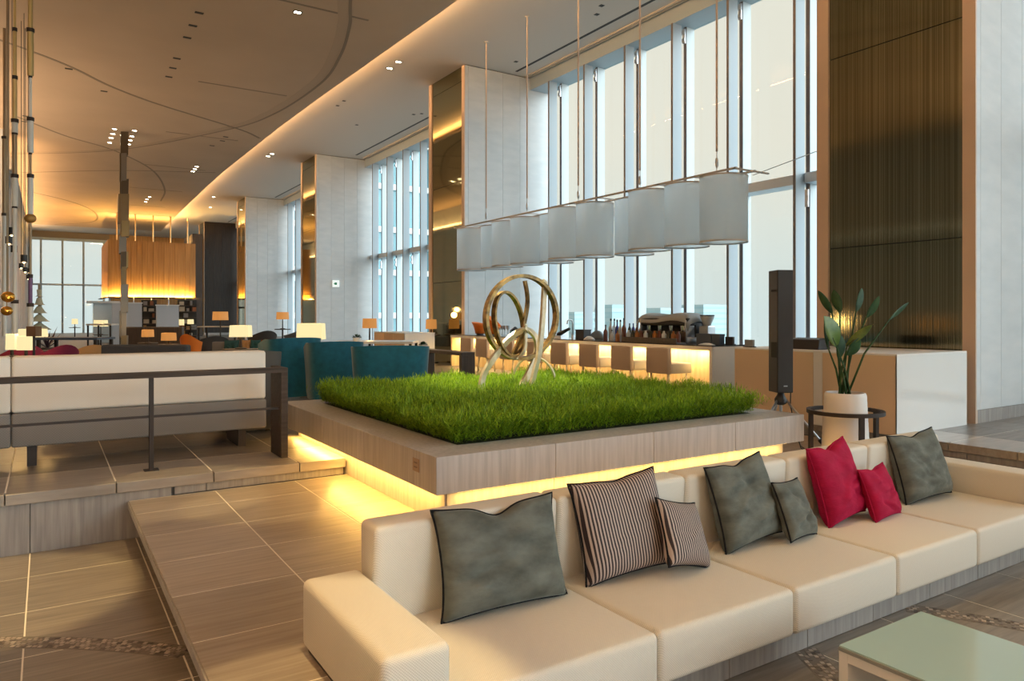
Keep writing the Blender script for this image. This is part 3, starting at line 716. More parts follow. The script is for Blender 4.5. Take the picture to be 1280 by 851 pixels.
c1 = at(636.5, 405, 7.55); ax2 = (rt*.62 + fw*.78).normalized(); nrm2 = ax2.cross(Vector((0,0,1)))
ring2 = [c1 + ax2*.235*math.cos(t) + Vector((0,0,1))*.335*math.sin(t) + rt*(.0-.045*math.sin(t)) for t in [2*math.pi*i/56 for i in range(56)]]
MB().band(ring2, .055, .025, nrm2, True).build('inner_ring', M_bronze, sc, angle=40)
def loop(L, w, t, m, name):
    P = pxcurve(L)
    for e, n_ in ((0,1),(-1,-2)):            # a foot runs on through the ferns down to the soil
        if P[e].z < 1.05:
            dv = (P[e]-P[n_]).normalized(); q = P[e]+dv*((.785-P[e].z)/min(dv.z,-.35)); q.z = .785
            P.insert(0, q) if e == 0 else P.append(q)
    MB().band(P, w, t, (fw*.8+rt*.6).normalized()).build(name, m, sc, angle=40)
loop([(600.5,492,7.2),(604,470,7.25),(612,455,7.3),(622,441,7.4),(634,426,7.5),(648,415,7.6),(660,413,7.7),(669,421,7.75),(671.5,436,7.75),(667,453,7.65),(659,470,7.5),(646,492,7.3)], .07, .03, M_brass, 'arch_band')
loop([(681,351,7.85),(680,368,7.75),(678,402,7.6),(674,440,7.5),(668,466,7.45),(661,495,7.4)], .065, .03, M_brass, 'leaning_band')
loop([(656,351,7.8),(659,368,7.8),(659,382,7.8),(655,404,7.7),(649,425,7.65),(642,442,7.6)], .05, .024, M_bronze, 'curved_band')
loop([(641,495,8.0),(641,474,8.0),(646,458,8.0),(655,449,8.0),(670,447,8.0),(682,452,8.0),(691,464,8.0),(694,478,8.0),(694,495,8.0)], .03, .018, M_brass, 'thin_arch')
loop([(638,446,7.5),(646,448,7.55),(654,441,7.6),(657,428,7.65),(657,405,7.7)], .04, .02, M_brass, 'scroll_band')

# ---- loudspeaker column on tripod
spk = thing('loudspeaker', (6.46,4.84,.93), 'tall slim black column loudspeaker on a tripod', 'loudspeaker')
def rbox(cx, cy, hx, hy, z0, z1, ang): return MB().box((cx-hx,cy-hy,z0),(cx+hx,cy+hy,z1)).rot(ang,(cx,cy))
SA = R(-28)
rbox(6.46,4.84,.085,.105,.935,2.205,SA).build('cabinet', M_black, spk, .006, 1)
g_ = rbox(6.46-.0,4.84,.078,.003,.945,2.195,SA); 
ux_, uy_ = math.sin(SA), -math.cos(SA)
g_.v = [(x-ux_*-.108*-1*-1, y+uy_*.108, z) if False else (x+(-math.sin(SA))*-.107, y-math.cos(SA)*.107, z) for x,y,z in g_.v]
gr = g_.build('grille', mat('speaker_grille', (.035,.034,.034), .6), spk)
lg = rbox(6.46,4.84,.02,.001,1.0,1.012,SA); lg.v = [(x+math.sin(SA)*.111, y-math.cos(SA)*.111, z) for x,y,z in lg.v]; lg.build('badge', M_steel, gr)
ts = thing('speaker_stand', (6.46,4.84,ZP), 'silver and black tripod stand under the loudspeaker beside the planter', 'tripod stand')
MB().lathe([(.017,.34),(.017,.63),(.017,.645)], (6.46,4.84,ZP), 12).build('pole', M_steel, ts, angle=40)
hub = MB().lathe([(.03,.50),(.06,.52),(.065,.56),(.04,.60),(.03,.63)], (6.46,4.84,ZP), 12).build('hub', M_black, ts, angle=40)
for k in range(3):
    q = R(-62 + 120*k); dx, dy = math.cos(q), math.sin(q)
    a = Vector((6.46+dx*.055,4.84+dy*.055,ZP+.55)); b = Vector((6.46+dx*.50,4.84+dy*.50,ZP+.02))
    lgm = MB().tube([a, b], .012, 8).build('leg', M_steel, ts, smooth=True)
    MB().tube([a.lerp(b,.72), a.lerp(b,.80)], .022, 8).build('clamp', M_black, lgm); MB().tube([b, b+Vector((0,0,-.018))], .016, 8).build('rubber_foot', M_black, lgm)
MB().box((6.33,4.80,1.98),(6.40,4.86,2.0)).box((6.37,4.81,1.93),(6.40,4.85,1.98)).build('bracket', M_black, spk)
MB().box((6.34,4.80,1.30),(6.39,4.87,1.46)).build('rear_clamp', M_black, spk)
cbp = [(6.53,4.83,1.42),(6.57,4.81,1.38),(6.575,4.80,1.1),(6.565,4.80,.8),(6.60,4.77,.55),(6.66,4.74,.34),(6.75,4.72,ZP+.005),(6.95,4.95,ZP+.005)]
tag(MB().tube(pxcurve_pts(cbp) if 'pxcurve_pts' in globals() else cbp, .006, 6).build('speaker_cable', M_black, None, smooth=True), 'thin black cable hanging from the loudspeaker to the floor', 'cable')

# ---- ring plant stand, pot and plant
pc = at(1056.5, 511, 6.9); pc.z = ZP
st = thing('plant_stand', tuple(pc), 'round dark bronze ring stand around the white pot', 'plant stand')
RR = .345
ringm = MB()
nS = 48
V_, F_ = [], []
for i in range(nS):
    t = 2*math.pi*i/nS
    for r, z in ((RR-.035,.50),(RR,.50),(RR,.535),(RR-.035,.535)): V_.append((pc.x+r*math.cos(t), pc.y+r*math.sin(t), ZP+z))
for i in range(nS):
    j = (i+1) % nS
    for k in range(4): F_.append((i*4+k, j*4+k, j*4+(k+1)%4, i*4+(k+1)%4))
ringm.add(V_, F_).build('ring_top', M_blackmetal, st, angle=40)
for ang in (-123, -33+10, 57, 147):
    t = R(ang); c = (pc.x+(RR-.018)*math.cos(t), pc.y+(RR-.018)*math.sin(t))
    rbox(c[0],c[1],.016,.022,ZP,ZP+.50,t).build('leg', M_blackmetal, st)
V_ = []
lowring = [(pc.x+(RR-.018)*math.cos(R(7.5*i)), pc.y+(RR-.018)*math.sin(R(7.5*i)), ZP+.02) for i in range(48)]
MB().tube(lowring, .014, 6, True).build('lower_ring', M_blackmetal, st, smooth=True)
pp_ = thing('potted_plant', tuple(pc), 'bird of paradise plant with paddle leaves in a ribbed white pot', 'plant')
prof = [(.20,.0),(.212,.05)] + [(.215-.03*i/26+(.002 if i % 2 else 0), .06+.62*i/26) for i in range(27)] + [(.176,.70),(.165,.70),(.16,.62)]
pot = MB().lathe(prof, tuple(pc), 48).build('pot', mat('ribbed_white_pot', (.80,.77,.74), .6), pp_, angle=30)
MB().lathe([(.158,.60),(.158,.665)], tuple(pc), 32).build('potting_soil', mat('bark', (.22,.08,.03), .9), pot)
def leaf(base_px, tip_px, wpx, d0, d1, m, bend=.0):
    a, b = at(*base_px, d0), at(*tip_px, d1); ax = (b-a); L = ax.length; ax.normalize()
    side = ax.cross(fw); side.normalize(); side = (side*.85 + fw*.52*random.choice((-1,1))).normalized(); nn = ax.cross(side).normalized()
    V, F = [], []; n = 10; w = wpx*1.3/904*d0
    for i in range(n+1):
        t = i/n; ww = w*(math.sin(math.pi*min(1,t*.93+.05))**.75)*(1 if t < .97 else .3); c = a + ax*L*t + nn*(-.05*L*(4*t*(1-t))*.6)
        for s, dz in ((-.5,.10),(0,0),(.5,.10)):
            p = c + side*ww*s + nn*ww*dz*2
            V.append(p); 
        for s, dz in ((-.5,.10),(0,0),(.5,.10)):
            V.append(c + side*ww*s + nn*(ww*dz*2) - nn*.003)
    for i in range(n):
        for s in range(2):
            F.append((i*6+s,i*6+s+1,i*6+6+s+1,i*6+6+s)); F.append((i*6+3+s,i*6+9+s,i*6+9+s+1,i*6+3+s+1))
        F.append((i*6,i*6+6,i*6+9,i*6+3)); F.append((i*6+2,i*6+5,i*6+11,i*6+8))
    lf = MB().add(V, F).build('leaf', m, pp_, smooth=True)
    root = Vector((pc.x+random.uniform(-.07,.07), pc.y+random.uniform(-.05,.05), ZP+.66))
    mid = root.lerp(a, .55) + Vector((0,0,.0)) + (root-a)*.0
    mid.x = root.x*.6+a.x*.4; mid.y = root.y*.6+a.y*.4
    Q = [root, mid, a, a+ax*L*.9*.3]
    MB().tube(Q, [.012,.010,.007,.004], 6).build('stem', M_leaf, lf, smooth=True)
D = 6.9
for bp, tp, w, d0, d1, m in [((1040,391),(1022.5,363),7,6.9,6.8,M_leaf),((1050,390),(1042,362),9,7.0,7.05,M_leaf),((1070,389),(1077.5,360),10,6.95,7.0,M_leaf),
        ((1083,396),(1099,370),11,6.85,6.8,M_leaf),((1112,399),(1136,378),6,6.95,7.1,M_leaf),((1045,432),(1030,395),22,6.75,6.65,M_leaf_light),
        ((1048,448),(1050,418),14,6.85,6.8,M_leaf),((1059,431),(1090,406),8,6.8,6.7,M_leaf_light),((1058,443),(1075,422),15,6.8,6.75,M_leaf),((1034,432),(1031,398),8,6.8,6.75,M_leaf)]:
    leaf(bp, tp, w, d0, d1, m)

# ---- tan counter with white end, beside the near column
cn = thing('service_counter', (8.35,5.3,ZU), 'boxy service counter with tan lacquer front and white end', 'counter')
CX, CY0, CY1, CT = 7.62, 4.26, 6.42, 1.32
box('body', (CX+.014,CY0+.014,ZU), (9.10,CY1,CT-.02), M_beige, cn)
for a, b in ((CY0,5.14),(5.14,5.26),(5.26,CY1)):
    box('front_panel', (CX,a+.002,ZU), (CX+.014,b-.002,CT-.02), M_tan if b-a > .2 else M_white, cn)
box('end_panel', (CX,CY0,ZU), (9.11,CY0+.014,CT-.02), M_whitegloss, cn)
box('countertop', (CX,CY0,CT-.02), (9.11,CY1,CT), M_white, cn, .002, 1)
pr_ = thing('label_printer', (8.0,5.55,CT), 'low black till printer on the tan counter', 'printer')
MB().add([(7.85,5.35,CT),(8.1,5.35,CT),(8.1,5.85,CT),(7.85,5.85,CT),(7.92,5.38,CT+.12),(8.1,5.38,CT+.14),(8.1,5.82,CT+.14),(7.92,5.82,CT+.12)],[(0,3,2,1),(4,5,6,7),(0,1,5,4),(1,2,6,5),(2,3,7,6),(3,0,4,7)]).build('printer_body', M_black, pr_, .01, 2)
box('paper_slot', (7.95,5.42,CT+.125), (7.97,5.78,CT+.13), M_steel, pr_)

# ================================================================== BAR
BT = 1.265; BX = 8.85; BY0, BY1 = 7.90, 16.70
bar = thing('bar_counter', (9.3,12.3,ZU), 'long low bar counter with glowing amber front and dark stone top', 'bar counter')
box('countertop', (BX,BY0,BT-.022), (9.75,BY1,BT), M_barfloor, bar)
box('counter_edge', (BX-.006,BY0,BT-.075), (BX+.03,BY1,BT-.018), M_white, bar)
box('under_shelf', (BX+.03,BY0+.06,BT-.07), (9.75,BY1-.06,BT-.022), M_white, bar)
for k in range(8):
    y0 = BY0+.06+1.085*k; box('front_panel', (9.20,y0+.002,ZU), (9.23,y0+1.083,BT-.07), M_barfront, bar)
box('rear_panel', (9.70,BY0+.06,ZU), (9.74,BY1-.06,BT-.07), M_white, bar)
for a, b in ((BY0,BY0+.06),(BY1-.06,BY1)): box('end_panel', (BX,a,ZU), (9.75,b,BT-.018), M_whitegloss if a < 9 else M_barfront, bar)
box('led_strip', (9.10,BY0+.1,BT-.085), (9.13,BY1-.1,BT-.071), M_led_bar, bar)
strip('bar_glow', (9.115,BY0+.1,BT-.09), (9.115,BY1-.1,BT-.09), .03, 52, (1.0,.70,.31), (-.12,0,-1))

# stools
def make_stool():
    r = thing('bar_stool', (0,0,0), 'x', 'stool', 'low upholstered stools along the bar')
    MB().box((-.26,-.25,.36),(-.17,.25,.775)).build('backrest', M_stool, r, .02, 3, angle=50)
    MB().box((-.17,-.25,.36),(.29,.25,.53)).build('seat', M_stoolseat, r, .025, 3, angle=50)
    for sx_ in (-.2,.22):
        for sy_ in (-.2,.2): MB().tube([(sx_*.95,sy_*.95,.37),(sx_*1.08,sy_*1.05,0)], [.018,.013], 8).build('leg', M_brass, r, smooth=True)
    return r
stool0 = make_stool()
SL = ['nearest the white end panel of the bar','second from the white end panel of the bar','third from the white end panel of the bar','fourth from the white end panel of the bar','fifth from the white end panel, beside the large sculpture ring','seen through the rings of the sculpture','second from the mirror column end of the bar','farthest along the bar near the mirror column']
for i, pxl in enumerate((807,763,723,687.6,658,624,594,575)):
    y = atX(pxl, 440, 8.25).y - .25
    o = stool0 if i == 0 else copy_tree(stool0)
    o.location = (8.51, y, ZU); o['label'] = 'taupe backed cream bar stool ' + SL[i]

# things on the bar
def on_bar(px, X): p = atX(px, 420, X); return p.x, p.y
def bottle(px, X, h, r, m, label, cap=None, neck=.4):
    x, y = on_bar(px, X)
    o = MB().lathe([(r,0),(r,h*(1-neck)*.85),(r*.85,h*(1-neck)),(r*.36,h*(1-neck*.72)),(r*.32,h*.9)], (x,y,BT), 12).build('bottle', m, None, angle=40)
    origin_to(o, (x,y,BT)); tag(o, label, 'bottle', 'bottles on the bar')
    MB().lathe([(r*.4,h*.9),(r*.4,h)], (x,y,BT), 10).build('bottle_cap', cap or M_black, o, angle=40)
    return o
M_bclear = mat('clear_bottle', (.55,.62,.66), .08, spec=.8); M_bbrown = mat('brown_bottle', (.13,.035,.02), .1); M_bblue = mat('blue_bottle', (.02,.04,.25), .1); M_bdark = mat('dark_bottle', (.02,.03,.02), .1)
M_bamber = mat('amber_bottle', (.35,.13,.03), .1)
for i, (px, X, h, m, lb) in enumerate([(757,9.35,.30,M_bbrown,'dark brown bottle at the cloth end of the bottle group'),(763.5,9.5,.42,M_bclear,'clear bottle next to the brown bottle on the bar'),(768,9.6,.42,M_bclear,'clear bottle between another clear one and the blue bottle'),
        (771.5,9.55,.40,M_bblue,'blue glass bottle on the bar'),(775.5,9.4,.40,M_bclear,'clear bottle between the blue and the reddish brown bottle'),(780,9.35,.43,M_bbrown,'tall reddish brown bottle beside the bottle tray'),
        (765,9.3,.20,M_bclear,'short clear jar in front of the clear bottles'),(772,9.3,.20,M_bamber,'short amber jar in front of the blue bottle')]):
    bottle(px, X, h, .045, m, lb)
# tray of small bottles
x, y0_ = on_bar(850, 9.05); _, y1_ = on_bar(782, 9.05)
tr = thing('bottle_tray', (9.07,(y0_+y1_)/2,BT), 'long low wooden tray holding small bottles on the bar', 'tray')
box('tray_base', (8.97,y0_,BT), (9.19,y1_,BT+.02), M_darkwood, tr); box('tray_front', (8.965,y0_,BT+.02), (8.98,y1_,BT+.09), M_darkwood, tr); box('tray_back', (9.18,y0_,BT+.02), (9.19,y1_,BT+.20), M_darkwood, tr)
n = 12
for k in range(n):
    yy = y0_+.06+(y1_-y0_-.12)*k/(n-1)
    m = (M_bbrown,M_bamber,M_bdark,M_bclear)[k % 4]
    o = MB().lathe([(.042,.02),(.042,.15),(.02,.18),(.018,.21)], (9.07,yy,BT), 10).build('small_bottle', m, None, angle=40); origin_to(o, (9.07,yy,BT+.02))
    tag(o, 'small bottle standing in the long tray on the bar', 'bottle', 'small bottles in the bar tray')
for k in range(5):
    px = 787+4.7*k; x, y = on_bar(px, 9.6); o = MB().lathe([(.035,0),(.035,.22),(.013,.27),(.013,.33)], (x,y,BT), 10).build('bottle', (M_bdark,M_bblue,M_bbrown,M_bamber,M_bdark)[k], None, angle=40); origin_to(o,(x,y,BT))
    tag(o, ('dark','navy','brown','amber','green black')[k] + ' bottle standing behind the small bottle tray', 'bottle', 'bottles on the bar')
# espresso machine
ex, ey0 = on_bar(872, 9.55); _, ey1 = on_bar(812, 9.55)
em = thing('espresso_machine', (9.55,(ey0+ey1)/2,BT), 'large steel espresso machine with grey cover on the bar', 'espresso machine')
box('machine_base', (9.28,ey0,BT), (9.74,ey1,BT+.10), M_steel, em, .01, 2)
box('machine_body', (9.50,ey0,BT+.10), (9.74,ey1,BT+.42), M_black, em, .01, 2)
box('group_panel', (9.30,ey0,BT+.30), (9.55,ey1,BT+.44), M_black, em, .03, 3)
for k in range(4):
    yy = ey0+.18+(ey1-ey0-.36)*k/3
    gh = MB().lathe([(.04,.18),(.045,.30)], (9.38,yy,BT), 12).build('group_head', M_chrome, em, angle=40)
    MB().tube([(9.38,yy,BT+.2),(9.22,yy,BT+.18)], .014, 8).build('portafilter_handle', M_black, gh)
for yy in (ey0+.02, ey1-.05): box('side_panel', (9.28,yy,BT+.08), (9.74,yy+.03,BT+.40), M_steel, em, .01, 2)
cv = []; F_ = []; nx, ny = 8, 16
for i in range(nx+1):
    for j in range(ny+1):
        u, v = i/nx, j/ny; cv.append((9.27+.50*u, ey0-.04+(ey1-ey0+.10)*v, BT+.44+.05*math.sin(3.1*u)+.045*math.sin(v*7+u*2)*.6+.04*math.sin(v*3.1)-(.10 if i in (0,nx) else 0)-(.14 if j == 0 else .05 if j == ny else 0)))
for i in range(nx):
    for j in range(ny): F_.append((i*(ny+1)+j,(i+1)*(ny+1)+j,(i+1)*(ny+1)+j+1,i*(ny+1)+j+1))
cvr = MB().add(cv, F_).build('dust_cover', mat('grey_cover', (.42,.45,.47), .8), em, smooth=True)
md = cvr.modifiers.new('thickness', 'SOLIDIFY'); md.thickness = .006
gx, gy = on_bar(884, 9.6)
gri = thing('coffee_grinder', (gx,gy,BT), 'coffee grinder with clear bean hopper beside the espresso machine', 'grinder')
MB().box((gx-.1,gy-.1,BT),(gx+.1,gy+.1,BT+.30)).build('grinder_body', M_steel, gri, .015, 2); MB().lathe([(.06,.30),(.12,.45),(.12,.47)], (gx,gy,BT), 16).build('hopper', M_bclear, gri, angle=40); MB().lathe([(.125,.47),(.125,.49)], (gx,gy,BT), 16).build('hopper_lid', M_black, gri)
M_navy = mat('navy_box', (.05,.075,.12), .4)
for i, (pa, pb, lb) in enumerate(((870,889,'dark navy storage box beside the coffee grinder'),(889.5,900,'dark navy storage box at the end of the row'))):
    xa, ya = on_bar(pa, 9.2); xb, yb = on_bar(pb, 9.2); yb += .006
    o = MB().box((9.20,yb,BT),(9.32,ya,BT+.17)).build('storage_box', M_navy, None, .006, 1); origin_to(o, (9.26,(ya+yb)/2,BT)); tag(o, lb, 'box', 'navy boxes on the bar')
    MB().box((9.197,yb-.002,BT+.14),(9.323,ya+.002,BT+.175)).build('box_lid', M_navy, o)
for pa, X, w, h, m, lb in ((912.3,9.40,.16,.13,M_darkwood,'small dark sign holder on the end of the bar'),(937,7.80,.13,.10,mat('grey_sign', (.25,.28,.3), .4),'small grey card stand on the corner of the tan counter')):
    x, y = on_bar(pa, X); zc_ = BT if X > 9 else CT; c = thing('card_stand', (x,y,zc_), lb, 'sign'); MB().box((x-.02,y-w/2,zc_),(x+.02,y+w/2,zc_+h)).build('card', m, c); MB().box((x-.04,y-w/2-.01,zc_),(x+.04,y+w/2+.01,zc_+.012)).build('foot', M_black, c)
# tap, sink things, folded cloths, tableware at the sculpture end of the bar
x, y = on_bar(716, 9.5); tp = thing('bar_tap', (x,y,BT), 'tall steel swan neck tap at the bar sink', 'tap')
MB().tube([(x,y,BT),(x,y,BT+.32),(x-.02,y,BT+.38),(x-.08,y,BT+.40),(x-.14,y,BT+.37),(x-.15,y,BT+.30)], .014, 8).build('spout', M_steel, tp, smooth=True); MB().lathe([(.03,0),(.03,.06),(.016,.08)], (x,y,BT), 12).build('tap_base', M_steel, tp, angle=40); MB().tube([(x,y,BT+.06),(x,y+.08,BT+.12)], .009, 6).build('lever', M_steel, tp)
x, y = on_bar(703, 9.45); MBl = thing('juice_press', (x,y,BT), 'dark angled press lying beside the bar tap', 'press'); MB().tube([(x,y+.15,BT+.065),(x,y-.25,BT+.20)], [.05,.03], 10).build('press_arm', M_black, MBl, smooth=True); MB().box((x-.08,y-.05,BT),(x+.08,y+.2,BT+.05)).build('press_base', M_steel, MBl)
def mound(name, px, X, rx, ry, h, m, label, cat, seed):
    x, y = on_bar(px, X); rng = random.Random(seed); V = []; F = []; nr, na = 5, 18; ph = [rng.uniform(0,6) for _ in range(4)]
    for i in range(nr+1):
        for j in range(na):
            t = 2*math.pi*j/na; r = i/nr; w = 1+.15*math.sin(3*t+ph[0])+.1*math.sin(5*t+ph[1])
            V.append((x+rx*r*w*math.cos(t), y+ry*r*w*math.sin(t), BT+h*(1-r**2)*(1+.25*math.sin(4*t+ph[2])*r)+.002))
    for i in range(nr):
        for j in range(na): F.append((i*na+j,(i+1)*na+j,(i+1)*na+(j+1)%na,i*na+(j+1)%na))
    F.append(tuple(nr*na+j for j in range(na-1,-1,-1)))
    o = MB().add(V, F).build(name, m, None, smooth=True); origin_to(o, (x,y,BT)); return tag(o, label, cat)
mound('folded_cloth', 747, 9.59, .12,.24,.17, mat('grey_cloth', (.25,.30,.33), .9), 'grey draped cloth over bar equipment beside the tap', 'cloth', 1)
mound('crumpled_cloth', 736, 9.10, .08,.15,.07, mat('white_cloth', (.75,.78,.8), .9), 'small white crumpled cloth in front of the draped one', 'cloth', 2)
o = mound('white_napkins', 884, 9.02, .09,.17,.03, mat('napkin_white', (.80,.82,.84), .8), 'flat white napkins spread near the bar end', 'napkin', 4)
x, y = on_bar(729, 9.32); kb = thing('black_bin', (x,y,BT), 'square black container behind the white cloth on the bar', 'container'); MB().box((x-.1,y-.14,BT),(x+.1,y+.14,BT+.19)).build('bin_body', M_black, kb, .008, 1); MB().box((x-.105,y-.145,BT+.18),(x+.105,y+.145,BT+.195)).build('bin_rim', M_black, kb)
def obowl(px, w, h, label, tilt):
    x, y = on_bar(px, 9.3); r = thing('orange_bowl', (x,y,BT), label, 'bowl', 'orange bowls on the bar')
    V = []; n = 24; prof = [(.55,0),(.62,.3),(.78,.7),(1.0,1.0),(.95,1.0),(.72,.7),(.5,.12)]
    for rr, zz in prof:
        for j in range(n):
            t = 2*math.pi*j/n; hh = zz*h*(1+tilt*math.cos(t-2.2)*zz); V.append((x+rr*w*math.cos(t), y+rr*w*math.sin(t), BT+.03+hh))
    F = [(k*n+j,k*n+(j+1)%n,(k+1)*n+(j+1)%n,(k+1)*n+j) for k in range(len(prof)-1) for j in range(n)] + [tuple(range(n-1,-1,-1)), tuple((len(prof)-1)*n+j for j in range(n))]
    MB().add(V, F).build('bowl', M_orange, r, smooth=True); MB().lathe([(w*.4,0),(w*.5,.03)], (x,y,BT), 20).build('bowl_foot', M_steel, r)
obowl(600, .22, .26, 'orange flared bowl standing beside the sculpture ring', .15); obowl(618, .17, .32, 'tall tilted orange bowl seen inside the sculpture ring', .45)
x, y = on_bar(644, 9.4); kt = thing('blue_kettle', (x,y,BT), 'bright blue pot with lid on the bar seen through the sculpture', 'pot'); MB().lathe([(.09,0),(.13,.06),(.12,.14),(.06,.18)], (x,y,BT), 20).build('pot_body', mat('blue_enamel', (.02,.25,.55), .25), kt, angle=40); MB().lathe([(.125,.14),(.05,.19),(.02,.22)], (x,y,BT), 20).build('pot_lid', M_black, kt, angle=40)
for k, px in enumerate((625,628,631,635)):
    x, y = on_bar(px, 9.66); o = MB().lathe([(.035,0),(.01,.01),(.008,.12),(.04,.16),(.05,.24),(.046,.24)], (x,y,BT), 12).build('glass', M_bclear, None, angle=40); origin_to(o, (x,y,BT)); tag(o, 'stemmed glass on the bar seen through the sculpture rings', 'glass', 'glasses on the bar')

# ================================================================== PENDANT OVER THE BAR
pn = thing('pendant_light', (9.2,12.0,8.4), 'long row of white fabric drum shades hung from a rail over the bar', 'pendant light')
RZ = 4.02
MB().box((8.98,7.55,RZ),(9.02,16.72,RZ+.03)).box((9.43,7.55,RZ),(9.47,16.72,RZ+.03)).build('rail', M_drumrim, pn)
for k in range(12):
    y = 7.56+.83*k; box('crossbar', (8.98,y,RZ-.002), (9.80,y+.03,RZ+.022), M_drumrim, pn)
for i, l in enumerate([875,831,785.8,768.5,719.8,685.3,674.7,637.7,614.8,601,571]):
    Y = 8.0+.83*i
    X = [9.23,9.26,9.18,9.57,9.27,9.18,9.54,9.29,9.30,9.48,9.25][i]
    n = 36; r0 = .38; zt, zb = RZ-.03, RZ-1.10
    V = []
    for rr, zz in ((r0,zb),(r0,zt),(r0-.008,zt),(r0-.008,zb)):
        for j in range(n): t = 2*math.pi*j/n; V.append((X+rr*math.cos(t), Y+rr*math.sin(t), zz))
    F = [(k*n+j,k*n+(j+1)%n,((k+1)%4)*n+(j+1)%n,((k+1)%4)*n+j) for k in range(4) for j in range(n)]
    sh = MB().add(V, F).build('drum_shade', M_drum, pn, angle=40)
    for zz in (zt-.025, zb):
        V = []
        for rr, z2 in ((r0+.004,zz),(r0+.004,zz+.025),(r0-.004,zz+.025),(r0-.004,zz)):
            for j in range(n): t = 2*math.pi*j/n; V.append((X+rr*math.cos(t), Y+rr*math.sin(t), z2))
        MB().add(V, F).build('shade_rim', M_drumrim, sh, angle=40)
    MB().lathe([(r0-.02,-.008),(r0-.02,0)], (X,Y,zb+.08), 32).build('diffuser', M_drum, sh)
    for s in (-1,1): MB().tube([(X+s*.2,Y,zt),(X+s*.2,Y,RZ)], .006, 6).build('shade_wire', M_steel, sh)
for px in (608,659,723,800,896):
    y = atX(px, 200, 9.0).y
    rd = MB().lathe([(.018,0),(.018,ZC2-RZ-.34)], (9.0,y,RZ+.34), 10).build('suspension_rod', mat('rod_beige', (.62,.50,.42), .4), pn, angle=40)
    MB().tube([(9.0,y,RZ+.02),(9.0,y,RZ+.36)], .008, 6).build('turnbuckle_wire', M_steel, rd); MB().lathe([(.014,.08),(.026,.12),(.026,.2),(.014,.24)], (9.0,y,RZ), 10).build('turnbuckle', M_steel, rd, angle=40)
    MB().lathe([(.06,-.015),(.06,0)], (9.0,y,ZC2), 20).build('ceiling_plate', M_ceil2, rd)
MB().tube([(9.40,7.56,RZ-.06),(9.36,6.36,RZ+.10)], .006, 6).build('stay_wire', M_steel, pn)

# ================================================================== LEFT: RAIL, BANQUETTE
rl = thing('balustrade', (.7,6.68,ZU), 'dark wood handrail with square posts along the upper floor edge', 'railing')
box('handrail', (-3.0,6.59,1.218), (1.835,6.72,1.262), M_rail, rl, .002, 1)
box('end_post', (1.775,6.59,ZU), (1.835,6.95,1.218), M_rail, rl, .002, 1)
box('handrail_return', (1.775,6.72,1.218), (1.835,6.95,1.262), M_rail, rl, .002, 1)
for x in (.73,-.60,-1.95):
    p = box('post', (x-.017,6.63,ZU), (x+.017,6.68,1.218), M_blackmetal, rl, .002, 1); box('base_plate', (x-.055,6.61,ZU), (x+.055,6.70,ZU+.008), M_blackmetal, p)
box('mid_rail', (-3.0,6.645,.885), (1.775,6.665,.905), M_blackmetal, rl)
bq = thing('banquette', (.3,7.6,ZU), 'long cream backed banquette with grey base behind the handrail', 'sofa')
for a, b in ((-3.3,-.252),(-.248,1.84)):
    MB().box((a,7.38,.905),(b,7.58,1.385)).build('backrest', M_banq, bq, .03, 4, angle=50)
    MB().box((a,7.36,.62),(b,8.05,.905)).build('seat_base', M_greyfab, bq, .02, 3, angle=50)
    MB().box((a,7.56,.86),(b,8.08,.97)).build('seat_cushion', M_banq, bq, .03, 3, angle=50)
for x0 in (-2.6,-.14,1.58): box('leg', (x0,7.40,ZU), (x0+.07,7.95,.63), M_blackmetal, bq)
area('step_glow', (-.1,7.75,.60), .3, .05, .4, AMBER, (0,0,-1))

# curved charcoal lounge chair right behind the banquette end
def tub_chair(name, label, m, x, y, rz, w=.80, h=.90, group=None, taper=.84, seat_m=None, depth=.78):
    r = thing(name, (0,0,0), label, 'armchair', group)
    V = []; F = []; plan = []
    for i in range(5): plan.append((-1, .85-.17*i))                # arm runs forward
    for i in range(23):
        t = math.pi*(1+i/22); plan.append((math.copysign(abs(math.cos(t))**.62, math.cos(t)), -abs(math.sin(t))**.62))
    for i in range(5): plan.append((1, .17+.17*i))
    n = len(plan)-1
    prof = [(taper,0.03),(taper+.04,.15),((taper+1)/2,.5),(1.0,1.0),(.95,1.0),(.92,.97),(.80,.40)]
    for s_, zz in prof:
        for cx_, cy_ in plan:
            f_ = max(0, cy_); V.append((w/2*s_*cx_, depth*.5*(s_*min(cy_,0)+f_*.9), zz*h*(1-.10*f_-.03*abs(cx_)**3)))
    m_ = n+1
    for k in range(len(prof)-1):
        for i in range(n): F.append((k*m_+i,k*m_+i+1,(k+1)*m_+i+1,(k+1)*m_+i))
    last = len(prof)-1
    for i in range(n): F.append((last*m_+i,last*m_+i+1,i+1,i))
    F.append(tuple(k*m_ for k in range(len(prof)))); F.append(tuple(k*m_+n for k in range(len(prof)-1,-1,-1)))
    MB().add(V, F).build('shell', m, r, angle=50)
    MB().box((-w*.36,-depth*.30,.12),(w*.36,depth*.44,.42)).build('seat_cushion', seat_m or m, r, .04, 3, angle=50)
    for sx_ in (-1,1):
        for sy_ in (-1,1): box('leg', (sx_*w*.28-.02,sy_*depth*.25-.02,0), (sx_*w*.28+.02,sy_*depth*.25+.02,.12), M_blackmetal, r)
    r.location = (x,y,ZU); r.rotation_euler = (0,0,rz); return r
p = at(352,440,8.1); tub_chair('armchair', 'charcoal grey tub armchair right behind the banquette end', mat('dark_taupe_fabric', (.10,.09,.08), .9), p.x-.32, 8.52, R(-5), .75, .90)
def place(px, d): rx, ry = ray(px); return rx*d, ry*d
x, y = place(488, 9.75); tub_chair('armchair', 'teal velvet tub armchair directly behind the fern planter', M_teal, x, y, R(-22), 1.04, .90, 'teal armchairs behind the planter', .88)
